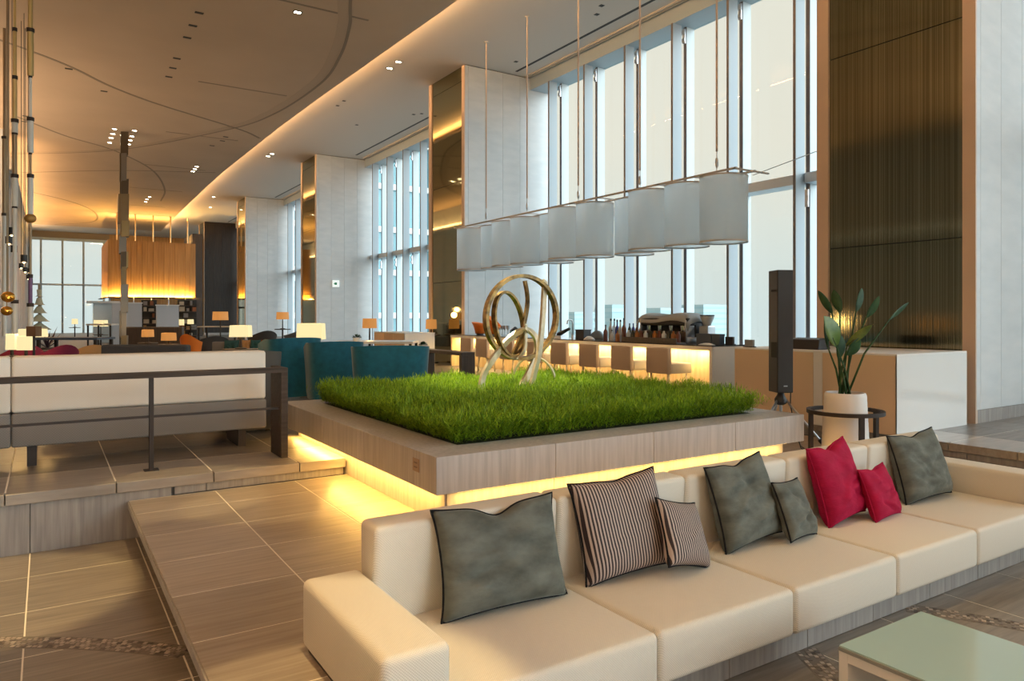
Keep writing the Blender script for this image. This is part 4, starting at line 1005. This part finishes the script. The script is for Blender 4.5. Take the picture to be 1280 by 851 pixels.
x, y = place(418, 11.0); tub_chair('armchair', 'teal velvet tub armchair between the other two teal ones', M_teal, x, y, R(-10), .84, .91, 'teal armchairs behind the planter', .86)
x, y = place(364, 11.5); tub_chair('armchair', 'teal velvet tub armchair nearest the charcoal armchair', M_teal, x, y, R(5), .86, .95, 'teal armchairs behind the planter', .82)
# dark console table to the right of the teal chairs
dt = thing('console_table', tuple(atZ(580,466,ZU)), 'narrow dark wood console table with slab legs beside the teal armchair', 'table')
a_ = atZ(571,440,1.17); b_ = atZ(600,440.5,1.17)
tx0, tx1, ty0 = a_.x, b_.x, (a_.y+b_.y)/2; ty1 = ty0+1.7
box('tabletop', (tx0,ty0,1.12), (tx1,ty1,1.17), M_darkwood, dt, .003, 1)
for a, b in ((ty0,ty0+.08),(ty1-.3,ty1-.2)): box('slab_leg', (tx0,a,ZU), (tx1,b,1.12), M_darkwood, dt, .003, 1)
# green shrubs in bowls on tables behind chairs
def shrub(px, c, r, label):
    c = Vector(c); o = thing('table_plant', (c.x,c.y,c.z-.06), label, 'plant', 'small table plants')
    MB().lathe([(r*.6,-.06),(r*.8,0)], tuple(c), 14).build('bowl', M_white, o, angle=40)
    rng = random.Random(px); V = []; F = []
    for k in range(90):
        u = rng.uniform(-1,1); t = rng.uniform(0,6.283); q = math.sqrt(1-u*u); dv = Vector((q*math.cos(t), q*math.sin(t), abs(u)*.8)); s = Vector((-math.sin(t),math.cos(t),.2))
        p0 = c + dv*r*.3; p1 = c + dv*r; b0 = len(V); V += [p0, p0.lerp(p1,.6)-s*r*.12, p1, p0.lerp(p1,.6)+s*r*.12]; F.append((b0,b0+1,b0+2,b0+3))
    MB().add(V, F).build('foliage', M_leaf, o)
    return o

# ================================================================== LAMPS AND FAR FURNITURE
def pedestal(x, y, ztop, r, label, group=None, m=None):
    o = thing('side_table', (x,y,ZU), label, 'table', group)
    h = ztop-ZU
    MB().lathe([(r,h-.03),(r,h)], (x,y,ZU), 24).build('tabletop', m or M_darkwood, o, angle=40)
    MB().lathe([(.03,.02),(.03,h-.03)], (x,y,ZU), 12).build('stem', M_blackmetal, o, angle=40)
    MB().lathe([(r*.7,0),(r*.7,.02)], (x,y,ZU), 24).build('base', M_blackmetal, o, angle=40)
    return o
def lamp(px0, px1, py0, py1, d, pybase, kind, label, group=None, rect=True, power=6, ped=True, plabel=None, ang=R(-33)):
    c = at((px0+px1)/2, (py0+py1)/2, d); w = (px1-px0)/904*d; h = (py1-py0)/904*d; zb = EYE-(pybase-396)/904*d
    zb = min(zb, c.z-h/2-.10)
    o = thing('table_lamp', (c.x,c.y,zb), label, 'lamp', group)
    m = M_shade_cream if kind == 'cream' else M_shade_amber
    if rect:
        n = 4; hw, hd = w/2, w/2*.6
        pts = [(-hw,-hd),(hw,-hd),(hw,hd),(-hw,hd)]
    else:
        n = 28; pts = [(w/2*math.cos(2*math.pi*i/n), w/2*math.sin(2*math.pi*i/n)) for i in range(n)]
    V = []
    for s, z in ((1.0,c.z-h/2),(.94,c.z+h/2),(.90,c.z+h/2),(.96,c.z-h/2)): V += [(c.x+x*s, c.y+y*s, z) for x, y in pts]
    F = [(k*n+j,k*n+(j+1)%n,((k+1)%4)*n+(j+1)%n,((k+1)%4)*n+j) for k in range(4) for j in range(n)]
    MB().add(V, F).rot(ang, (c.x,c.y)).build('lamp_shade', m, o, angle=40)
    MB().lathe([(w*.10,-.05),(w*.13,0),(w*.10,.05)], tuple(c), 12).build('bulb', M_bulb, o, smooth=True)
    MB().lathe([(.022,.02),(.018,max(.06,c.z-zb-.03))], (c.x,c.y,zb), 12).build('lamp_pole', M_blackmetal, o, angle=40)
    MB().lathe([(.09,0),(.09,.015),(.05,.025)], (c.x,c.y,zb), 20).build('lamp_base', M_blackmetal, o, angle=40)
    if power:
        l = bpy.data.lights.new('lamp_light', 'POINT'); l.energy = power; l.color = (1.0,.62,.25); l.shadow_soft_size = .08
        lo = bpy.data.objects.new('lamp_light', l); COL.objects.link(lo); lo.location = (c.x,c.y,c.z+h/2+.12)
    if ped: pedestal(c.x, c.y, zb, .28, plabel or 'small round dark table under the ' + label)
    return o
lamp(373,405,404,424,12.9,430,'cream','cream box shade table lamp glowing above the teal armchairs', plabel='round side table under the cream lamp behind the teal armchairs')
lamp(289,313,406.5,421,11.5,436,'cream','cream box shade table lamp over the end of the banquette', plabel='round side table under the cream lamp behind the banquette')
lamp(266,285,389.5,400,24,430,'amber','amber drum lamp on a tall dark stand before the dark column', rect=False, plabel='round table under the tall amber lamp before the dark column')
lamp(345.5,361,390,399,26,411,'amber','amber drum lamp against the white column far down the hall', rect=False, plabel='round table under the amber lamp far down the hall')
lamp(453,471,398,410,19,427,'amber','amber drum lamp on a grey base in front of the second window bay', rect=False, plabel='round table under the amber lamp by the second window bay')
lamp(532,546,399,411,20,418,'amber','amber drum lamp half hidden behind the mirror column edge', rect=False, plabel='round table beside the mirror column edge')
lamp(177.5,192,412,421,22,428,'amber','narrower amber drum lamp in front of the dark low wall', rect=False, plabel='round table under the narrower amber lamp by the low wall')
lamp(202,220,416,425.5,20,430,'amber','wider amber drum lamp beside the orange shell chair', rect=False, plabel='round table under the wider amber lamp by the orange chair')
lamp(9,21,417,437,10.3,446,'cream','narrow cream box lamp standing below the golden globes', ped=False)
lamp(24,41,420,437.5,10.3,446,'cream','larger cream box lamp in front of the tall one', ped=False)
q_ = at(24,446,10.3); pedestal(q_.x, q_.y, q_.z, .30, 'round table under the pair of cream box lamps')
lamp(27,55,411,421,14.6,438,'cream','wide cream lamp behind the dark square lamp', plabel='round table under the wide cream lamp')
lamp(119,133,400,408,30,418,'cream','cream lamp on the far counter beside the grey screen', plabel='round table under the far cream lamp')
lamp(90,97,398.5,405,40,409,'cream','small cream lamp before the far end windows', rect=False, plabel='round table before the far end windows', power=3)
lamp(223,229.5,399,406.5,42,409,'cream','small cream lamp among the bookshelves', power=3, plabel='round table among the bookshelves')
lamp(234.5,242,399,405,42,409,'cream','small cream drum lamp beside the dark wall', rect=False, power=3, plabel='round table beside the dark wall')
# dark square shade lamp (unlit)
c = at(42.5,414,9.6); ul = thing('table_lamp', (c.x,c.y,ZU+.55), 'unlit brown square lamp in front of the cream lamps', 'lamp')
MB().box((c.x-.062,c.y-.062,c.z-.066),(c.x+.062,c.y+.062,c.z+.066)).rot(R(-33),(c.x,c.y)).build('lamp_shade', mat('brown_shade', (.17,.085,.04), .6), ul); MB().lathe([(.015,0),(.015,c.z-ZU-.55-.06)], (c.x,c.y,ZU+.55), 10).build('lamp_pole', M_blackmetal, ul)
pedestal(c.x, c.y, ZU+.55, .25, 'round table under the unlit brown lamp')

def slabtable(px0, px1, py, d, z, label, m, dep=.7, thick=.04):
    a, b = at(px0, py, d), at(px1, py, d); w = (b-a).length; c = (a+b)/2
    o = thing('lounge_table', (c.x,c.y,ZU), label, 'table')
    MB().box((c.x-w/2,c.y-dep/2,z-thick),(c.x+w/2,c.y+dep/2,z)).rot(R(-33),(c.x,c.y)).build('tabletop', m, o)
    for sx_ in (-1,1):
        for sy_ in (-1,1): 
            x, y = c.x+sx_*(w/2-.05), c.y+sy_*(dep/2-.05); MB().box((x-.025,y-.025,ZU),(x+.025,y+.025,z-thick)).rot(R(-33),(c.x,c.y)).build('leg', M_blackmetal, o)
    return o
slabtable(56,133,422,13.3,EYE-25.5/904*13.3,'long black framed table behind the banquette', M_navy, .6)
M_paletop = mat('pale_tabletop', (.72,.72,.70), .3)
slabtable(418,520,427,13.9,EYE-30/904*13.9,'long pale table behind the teal armchairs', M_paletop, .9)
q_ = at(446,420,13.9); shrub(446,(q_.x,q_.y,EYE-30/904*13.9+.059),.10,'small dark green table plant behind the middle teal armchair'); shrub(524,((tx0+tx1)/2,ty1-.10,1.229),.09,'small dark green table plant beside the console table')
slabtable(115,146,404,28,EYE-8.5/904*28,'pale wooden counter table under the far cream lamp', M_beige, .8, .06)
slabtable(252,300,407.5,27,EYE-11.5/904*27,'pale round edged table before the dark column', M_beige, .8)

# chairs glimpsed over the banquette
def lowchair(px, py, d, w, m, label, group=None, rz=0, h=.8):
    x, y = place(px, d); r = thing('lounge_chair', (0,0,0), label, 'chair', group)
    V = []; n = 14; prof = [(.72,.32),(.86,.6),(1.0,1.0),(.93,1.0),(.8,.62),(.66,.40)]
    for s_, zz in prof:
        for i in range(n+1):
            t = math.pi*(1+i/n); V.append((w/2*s_*math.cos(t), w/2*s_*math.sin(t), h*zz*(1-.22*abs(math.cos(t))**2*zz)))
    m_ = n+1; F = [(k*m_+i,k*m_+i+1,((k+1)%len(prof))*m_+i+1,((k+1)%len(prof))*m_+i) for k in range(len(prof)) for i in range(n)]
    F += [tuple(k*m_ for k in range(len(prof))), tuple(k*m_+n for k in range(len(prof)-1,-1,-1))]
    MB().add(V, F).build('shell', m, r, angle=50); MB().lathe([(w*.36,.34),(w*.38,.40),(w*.36,.45)], (0,0,0), 20).build('seat', m, r, angle=50)
    for sx_ in (-1,1):
        for sy_ in (-1,1): MB().tube([(sx_*w*.2,sy_*w*.2,.35),(sx_*w*.27,sy_*w*.27,0)], .014, 6).build('leg', M_blackmetal, r)
    r.location = (x,y,ZU); r.rotation_euler = (0,0,rz); return r
M_burg = mat('burgundy_fabric', (.16,.005,.035), .8); M_tanfab = mat('ochre_fabric', (.42,.22,.08), .8); M_bluegrey = mat('blue_grey_fabric', (.11,.14,.18), .8)
lowchair(66,436,11.1,.70,M_burg,'burgundy lounge chair under the black framed table',rz=R(30), h=.85)
lowchair(100,438,11.9,.8,M_tanfab,'ochre lounge chair under the black framed table',rz=R(30), h=.82)
lowchair(82,442,8.9,.75,M_bluegrey,'blue grey lounge chair just behind the banquette',rz=R(30), h=.80)
lowchair(24,444,11.9,.7,M_red,'dark red lounge chair below the cream box lamps',rz=R(20), h=.82)
lowchair(240,420,17.5,.55,M_orange,'orange shell chair in front of the dark low wall',rz=R(-40), h=.86)
lowchair(374,410,24,1.1,M_bluegrey,'blue grey tub chair under the far amber lamp',rz=R(10), h=.86)
lowchair(327,414,22,.9,M_charcoal,'charcoal tub chair before the far white column',rz=R(10), h=.86)
lowchair(262,424,20,1.0,M_charcoal,'charcoal tub chair below the tall amber lamp',rz=R(10), h=.75)
# colourful scatter cushions on a bench behind the lamp
def bench(px0, px1, d, h, label, m, dep=.7, far=False, bm=None):
    a, b = at(px0,420,d), at(px1,420,d); w = (b-a).length; c = (a+b)/2; o = thing('lounge_sofa', (c.x,c.y,ZU), label, 'sofa')
    MB().box((c.x-w/2,c.y-dep/2,ZU),(c.x+w/2,c.y+dep/2,ZU+.42)).rot(R(-33),(c.x,c.y)).build('seat', m, o, .02, 2)
    yb_ = c.y+dep/2 if far else c.y-dep/2-.16
    MB().box((c.x-w/2,yb_,ZU),(c.x+w/2,yb_+.16,ZU+h)).rot(R(-33),(c.x,c.y)).build('backrest', bm or m, o, .03, 2)
    return o
bench(150,253,10.6,.88,'long charcoal lounge sofa behind the banquette',M_charcoal)
bench(165,236,26,.92,'dark low wall seat in front of the grey screens',M_darkwood)
bench(255,337,14.5,.76,'brown lounge sofa with coloured cushions behind the cream lamp',M_greyfab,far=True)
for i, (px, m, lb) in enumerate(((288,mat('green_cushion',(.02,.08,.08),.8),'dark green cushion on the brown lounge sofa'),(305,M_tanfab,'ochre striped cushion on the brown lounge sofa'),(318,mat('teal_cushion',(.02,.10,.11),.8),'dark teal cushion beside the ochre one'),(331,mat('rust_cushion',(.25,.07,.03),.8),'rust cushion at the end of the brown lounge sofa'))):
    mb, rim = pillow((.30,.20,.19,.20)[i],.38,.10,40+i); r = thing('cushion', (0,0,0), lb, 'cushion', 'cushions on the brown lounge sofa'); mb.build('cushion_body', m, r, smooth=True)
    MB().tube(rim, .005, 5, True).build('piping', m, r)
    x, y = place(px, 14.72); r.location = (x,y,ZU+.424); r.rotation_euler = (R(-12),0,R(-33))
# beige and white service boxes before bay 3
bb = thing('service_counter', (8.0,17.6,ZU), 'boxy beige counter with white end in front of the second window bay', 'counter')
box('body', (7.50,16.6,ZU), (8.33,18.55,1.30), M_beige, bb); box('end_panel', (7.50,16.585,ZU), (8.33,16.6,1.30), M_white, bb); box('countertop', (7.49,16.58,1.30), (8.34,18.56,1.32), M_white, bb)
for k in range(3): box('front_panel', (7.488,16.62+.65*k,ZU+.02), (7.50,17.25+.65*k,1.29), M_tan, bb)

# grey screens, shelves, dark wall near the library
def screen(px0, px1, py0, py1, d, label, m=None):
    Y_ = at((px0+px1)/2,py0,d).y; a, b = atY(px0,py0,Y_), atY(px1,py0,Y_); w = (b-a).length; c = (a+b)/2; o = thing('screen_panel', (c.x,c.y,ZU), label, 'screen')
    MB().box((c.x-w/2,c.y-.15,ZU),(c.x+w/2,c.y+.15,a.z)).build('panel', m or M_screen_grey, o); MB().box((c.x-w/2-.03,c.y-.18,a.z),(c.x+w/2+.03,c.y+.18,a.z+.05)).build('cap', M_white, o); return o
screen(140,177,379,430,34,'wide pale grey screen wall behind the bronze column')
screen(195.5,223,382,416,36,'narrow pale grey screen wall under the amber canopy')
def shelf(px0, px1, d, ztop, label, seed):
    Y_ = at((px0+px1)/2,400,d).y; a, b = atY(px0,400,Y_), atY(px1,400,Y_); w = (b-a).length; c = (a+b)/2; o = thing('bookshelf', (c.x,c.y,ZU), label, 'bookshelf'); rng = random.Random(seed)
    f = MB().box((c.x-w/2,c.y+.1,ZU),(c.x+w/2,c.y+.3,ztop))
    f.build('back', M_dark, o)
    for k in range(6):
        z = ZU+.1+k*(ztop-ZU-.1)/6; MB().box((c.x-w/2,c.y-.2,z),(c.x+w/2,c.y+.1,z+.04)).build('shelf', M_darkwood, o)
        xx = c.x-w/2+.1
        while xx < c.x+w/2-.2:
            ww = rng.uniform(.10,.3); hh = rng.uniform(.15,.30)
            if rng.random() < .75: 
                bo = MB().box((xx,c.y-.12,z+.04),(xx+ww,c.y+.08,z+.04+hh)).build('book', rng.choice(BOOKM), None); origin_to(bo, (xx,c.y,z+.04)); tag(bo, 'book or box standing on ' + label, 'book', 'books on ' + label)
            xx += ww+rng.uniform(.02,.2)
    return o
BOOKM = [mat('book_tan', (.35,.22,.10), .6), mat('book_grey', (.22,.22,.23), .6), mat('book_rust', (.28,.10,.04), .6), mat('book_cream', (.5,.45,.36), .6)]
shelf(177,196,44,2.75,'the dark bookshelf between the grey screens',1); shelf(222,246,44,2.75,'the dark bookshelf beside the dark wall',2)
a, b = atY(164,383.5,50.8), atY(236,383.5,50.8); b.z = a.z
hd = thing('shelf_canopy', (5.5,50.8,a.z), 'thin black overhead shelf hung under the amber canopy', 'shelf')
MB().box((a.x,50.7,a.z-.06),(b.x,50.95,a.z+.06)).build('shelf_bar', M_dark, hd)
for k in range(4): q = a.lerp(b, .04+.3*k); MB().tube([(q.x,50.8,a.z+.05),(q.x,50.8,3.01)], .03, 6).build('hanger', M_steel, hd)
dw = box('partition', (7.95,50.5,ZU), (8.55,54,7.1), M_darkwood); origin_to(dw, (8.25,52,ZU)); tag(dw, 'tall black partition beside the amber canopy', 'partition')

# hanging amber wood canopy
ca = thing('wood_canopy', (5.5,53,2.9), 'large hanging amber wood box canopy glowing from below', 'canopy')
cx0, cx1, cy0, cy1, cz0, cz1 = 3.15, 7.9, 50, 56, 2.95, 6.40
sl = MB().box((0,-.03,0),(.30,.03,cz1-cz0)).mesh('wood_slat'); sl.materials.append(M_slat)
k = 0; x = cx0
while x < cx1-.05:
    o = bpy.data.objects.new('wood_slat', sl); COL.objects.link(o); o.parent = ca; o.location = Vector((x,cy0+.012*(k%2),cz0))-OFF[ca]; x += .306; k += 1
y = cy0; k = 0
while y < cy1-.05:
    o = bpy.data.objects.new('wood_slat', sl); COL.objects.link(o); o.parent = ca; o.location = Vector((cx0+.012*(k%2),y+.3,cz0))-OFF[ca]; o.rotation_euler = (0,0,R(-90)); y += .306; k += 1
box('canopy_core', (cx0+.08,cy0+.08,cz0+.05), (cx1,cy1,cz1-.02), M_dark, ca)
for k in range(5):
    xx = cx0+.5+1.0*k; MB().tube([(xx,cy0+.5,cz1-.05),(xx,cy0+.5,8.09)], .04, 8).build('suspension_rod', M_goldtrim, ca)
box('led_ledge', (cx0-.22,cy0-.22,cz0-.06), (cx1,cy0-.02,cz0-.02), M_blackmetal, ca); box('led_ledge', (cx0-.22,cy0-.02,cz0-.06), (cx0-.02,cy1,cz0-.02), M_blackmetal, ca)
strip('canopy_glow', (cx0,cy0-.12,cz0), (cx1,cy0-.12,cz0), .06, 230, (1.0,.55,.12), (0,.35,1)); strip('canopy_glow', (cx0-.12,cy0,cz0), (cx0-.12,cy1,cz0), .06, 200, (1.0,.55,.12), (.35,0,1))
strip('canopy_top_glow', (cx0,cy0+1.5,cz1+.1), (cx1,cy0+1.5,cz1+.1), .1, 160, AMBER, (0,.1,1))
gl = thing('glass_case', tuple(at(131,400,36)[:2])+(ZU,), 'pale glass display case before the far end windows', 'display case')
p = at(129,400,36); MB().box((p.x-.45,p.y-.3,ZU),(p.x+.45,p.y+.3,2.4)).build('case', mat('case_pale', (.62,.72,.76), .1), gl); MB().box((p.x-.7,p.y-.5,2.4),(p.x+.7,p.y+.5,2.5)).build('case_top', M_white, gl)

# bronze and crystal hanging column
hc = thing('hanging_column', (2.22,28.1,8.1), 'slender bronze and crystal column sculpture hanging from the ceiling', 'sculpture')
rng = random.Random(5); z = 8.05; cx_, cy_ = 2.22, 28.1
M_cry = [mat('bronze_dark', (.10,.07,.04), .35, .6), mat('bronze_mid', (.22,.15,.07), .35, .6), mat('crystal', (.20,.17,.13), .3, .5), mat('bronze_gold', (.30,.20,.08), .3, .7)]
while z > .9:
    h = min(rng.uniform(.45,1.0), z-.62)
    if h < .12: break
    for q in range(2):
        ox, oy = rng.uniform(-.05,.05), rng.uniform(-.04,.04); w = rng.uniform(.07,.12)
        MB().add([(cx_+ox-w,cy_+oy-w,z-h),(cx_+ox+w,cy_+oy-w,z-h+.03),(cx_+ox+w,cy_+oy+w,z-h),(cx_+ox-w,cy_+oy+w,z-h-.03),(cx_+ox-w*.9,cy_+oy-w,z),(cx_+ox+w*1.1,cy_+oy-w,z+.02),(cx_+ox+w,cy_+oy+w*.9,z),(cx_+ox-w,cy_+oy+w,z-.02)],[(0,3,2,1),(4,5,6,7),(0,1,5,4),(1,2,6,5),(2,3,7,6),(3,0,4,7)]).build('facet', M_cry[rng.randrange(4)], hc)
    z -= h*.93

# hanging segmented rods at the left
M_rodw = mat('rod_white', (.70,.73,.70), .35); M_rodd = mat('rod_bronze', (.30,.22,.13), .35, .6)
def segrod(px, d, ybot, segs, label):
    p = at(px, 200, d); o = thing('hanging_rod', (p.x,p.y,ZC), label, 'hanging rod', 'segmented rods hanging from the ceiling')
    def zz(py): return EYE-(py-396)/904*d
    for y0, y1, r, m in segs:
        MB().lathe([(r,zz(y1)),(r,min(zz(y0),ZC))], (p.x,p.y,0), 10).build('rod_segment', m, o, angle=40)
    for y0, y1, r, m in segs[1:]: MB().lathe([(r*1.25,-.03),(r*1.25,.03)], (p.x,p.y,zz(y0)), 10).build('joint', M_blackmetal, o)
    return o
M_rody = mat('rod_gold', (.55,.42,.18), .35, .5)
segrod(38,12,430,[(-110,38,.035,M_rody),(38,95,.048,M_rody),(95,149,.022,M_rodw),(149,191,.045,M_rodw),(191,220,.02,M_rodd),(220,268,.042,M_rodw),(268,345,.02,M_rodd),(345,381,.03,mat('rod_violet',(.16,.08,.20),.4)),(381,414,.042,M_rodw)],'segmented white and bronze rod with golden knot hanging from the ceiling')
segrod(18.5,12,430,[(-110,37,.02,M_rody),(37,97,.028,M_rody),(97,151,.034,M_rody),(151,166,.045,M_rodw),(166,220,.035,M_rodd),(220,258,.045,M_rodw),(258,377,.03,M_rodw),(377,424,.045,M_rodw)],'segmented white and bronze rod hanging between the knotted rod and the wall')
segrod(5.5,16,430,[(-30,172,.03,M_rodd),(172,268,.045,M_rodd),(268,420,.045,M_rodw)],'dark bronze segmented rod hanging nearest the wall')
def ball(px, py, d, rpx, m, label, ztop=ZC, sq=.9):
    c = at(px,py,d); r = rpx/904*d; o = thing('hanging_ornament', tuple(c), label, 'ornament')
    MB().lathe([(r*math.sin(math.pi*i/12)+.001, -r*sq*math.cos(math.pi*i/12)) for i in range(13)], tuple(c), 20).build('globe', m, o, smooth=True)
    MB().tube([c+Vector((0,0,r*.8)), Vector((c.x,c.y,ztop))], .008, 6).build('cable', M_rodd, o); return o
ball(10,371,11,7.5,M_goldball,'upper golden glass globe hanging by the wall'); c = ball(8.5,388.5,11.3,6.5,M_goldball,'lower golden glass globe hanging by the wall')
ball(38,273,12,6.5,mat('gold_knot', (.45,.27,.08), .5, .5),'round golden knot ornament on the white rod')
for i, (px, py, w) in enumerate(((15,289,8),(11,300,7.5),(17.5,311,7),(30,323,7.5),(26.5,332,5),(31.5,337,5),(37,338,4.5),(35.5,346,4.5),(38.5,351,4.5))):
    d = 14+i*.4; c = at(px,py,d); r = w/2/904*d; o = thing('cluster_lamp', tuple(c), 'small black cylinder lamp with amber glow in the cascading cluster by the wall', 'lamp', 'cascade of small black lamps')
    n = 16; prof = [(r,-r*1.2),(r,r*1.2),(.01,r*1.2)]
    MB().lathe(prof, tuple(c), n, cap=False).build('lamp_body', M_black, o, angle=40); MB().lathe([(r*.2,-r*.95),(r*.45,-r*1.15),(r*.35,-r*1.45),(.01,-r*1.6)], tuple(c), 12, cap=False).build('bulb', M_bulb, o, smooth=True)
    MB().tube([c+Vector((0,0,r)), Vector((c.x,c.y,ZC))], .006, 5).build('cable', M_black, o)
# dressed tree and spiky plant before the far windows
tr_ = at(49,400,33); xt = thing('tiered_stand', (tr_.x,tr_.y,ZU), 'pale tiered tree decoration before the far end windows', 'decoration')
for k in range(6): MB().lathe([(.58-.085*k,0),(.50-.085*k,.05),(.10,.30),(.08,.32)], (tr_.x,tr_.y,ZU+.3+.38*k), 10).build('tier', mat('tier_pale', (.60,.58,.42), .7) if k == 0 else MATS['tier_pale'], xt, angle=40)
MB().tube([(tr_.x,tr_.y,ZU),(tr_.x,tr_.y,ZU+2.75)], .05, 8).build('trunk', M_rodd, xt)
sp_ = at(59,412,17); sy = thing('spiky_plant', (sp_.x,sp_.y,ZU), 'dark spiky leaved plant behind the black framed table', 'plant')
MB().lathe([(.16,0),(.2,.5),(.19,.55)], (sp_.x,sp_.y,ZU), 18).build('pot', M_blackmetal, sy, angle=40)
rng = random.Random(9); M_spike = mat('dark_purple_leaf', (.05,.03,.045), .5)
for k in range(22):
    t = rng.uniform(0,6.28); el = rng.uniform(.5,1.45); L = rng.uniform(.35,.62); dv = Vector((math.cos(t)*math.cos(el), math.sin(t)*math.cos(el), math.sin(el))); s = Vector((-math.sin(t),math.cos(t),0))*.022
    p0 = Vector((sp_.x,sp_.y,ZU+.54)); MB().add([p0-s*.6,p0+dv*L*.5-s,p0+dv*L,p0+dv*L*.5+s,p0+s*.6],[(0,1,2,3,4)]).build('leaf', M_spike, sy)
# exit sign on the third column
p = atY(419.5,354.5,29.22); es = thing('exit_sign', (p.x,29.22,p.z), 'small white emergency exit sign on the white column', 'sign')
box('sign_box', (p.x-.14,29.17,p.z-.14), (p.x+.14,29.242,p.z+.14), mat('sign_white', (.85,.87,.85), .4, emit=(.9,1,.95), es=.25), es)
box('pictogram', (p.x-.05,29.166,p.z-.05), (p.x+.04,29.171,p.z+.05), mat('sign_green', (.02,.25,.10), .5), es); MB().add([(p.x-.10,29.166,p.z),(p.x-.055,29.166,p.z-.045),(p.x-.055,29.166,p.z+.045)],[(0,1,2)]).build('arrow', MATS['sign_green'], es)

c = Vector((-5.1,12.07,1.50)); ml = thing('table_lamp', (c.x,c.y,ZU+.60), 'wide amber lamp by the taupe wall, seen in the column mirror', 'lamp')
MB().box((c.x-.34,c.y-.2,c.z-.19),(c.x+.34,c.y+.2,c.z+.19)).build('lamp_shade', M_shade_amber, ml); MB().lathe([(.02,0),(.02,c.z-ZU-.60-.19)], (c.x,c.y,ZU+.60), 10).build('lamp_pole', M_blackmetal, ml)
pedestal(c.x, c.y, ZU+.60, .35, 'round table under the wide amber lamp by the taupe wall')
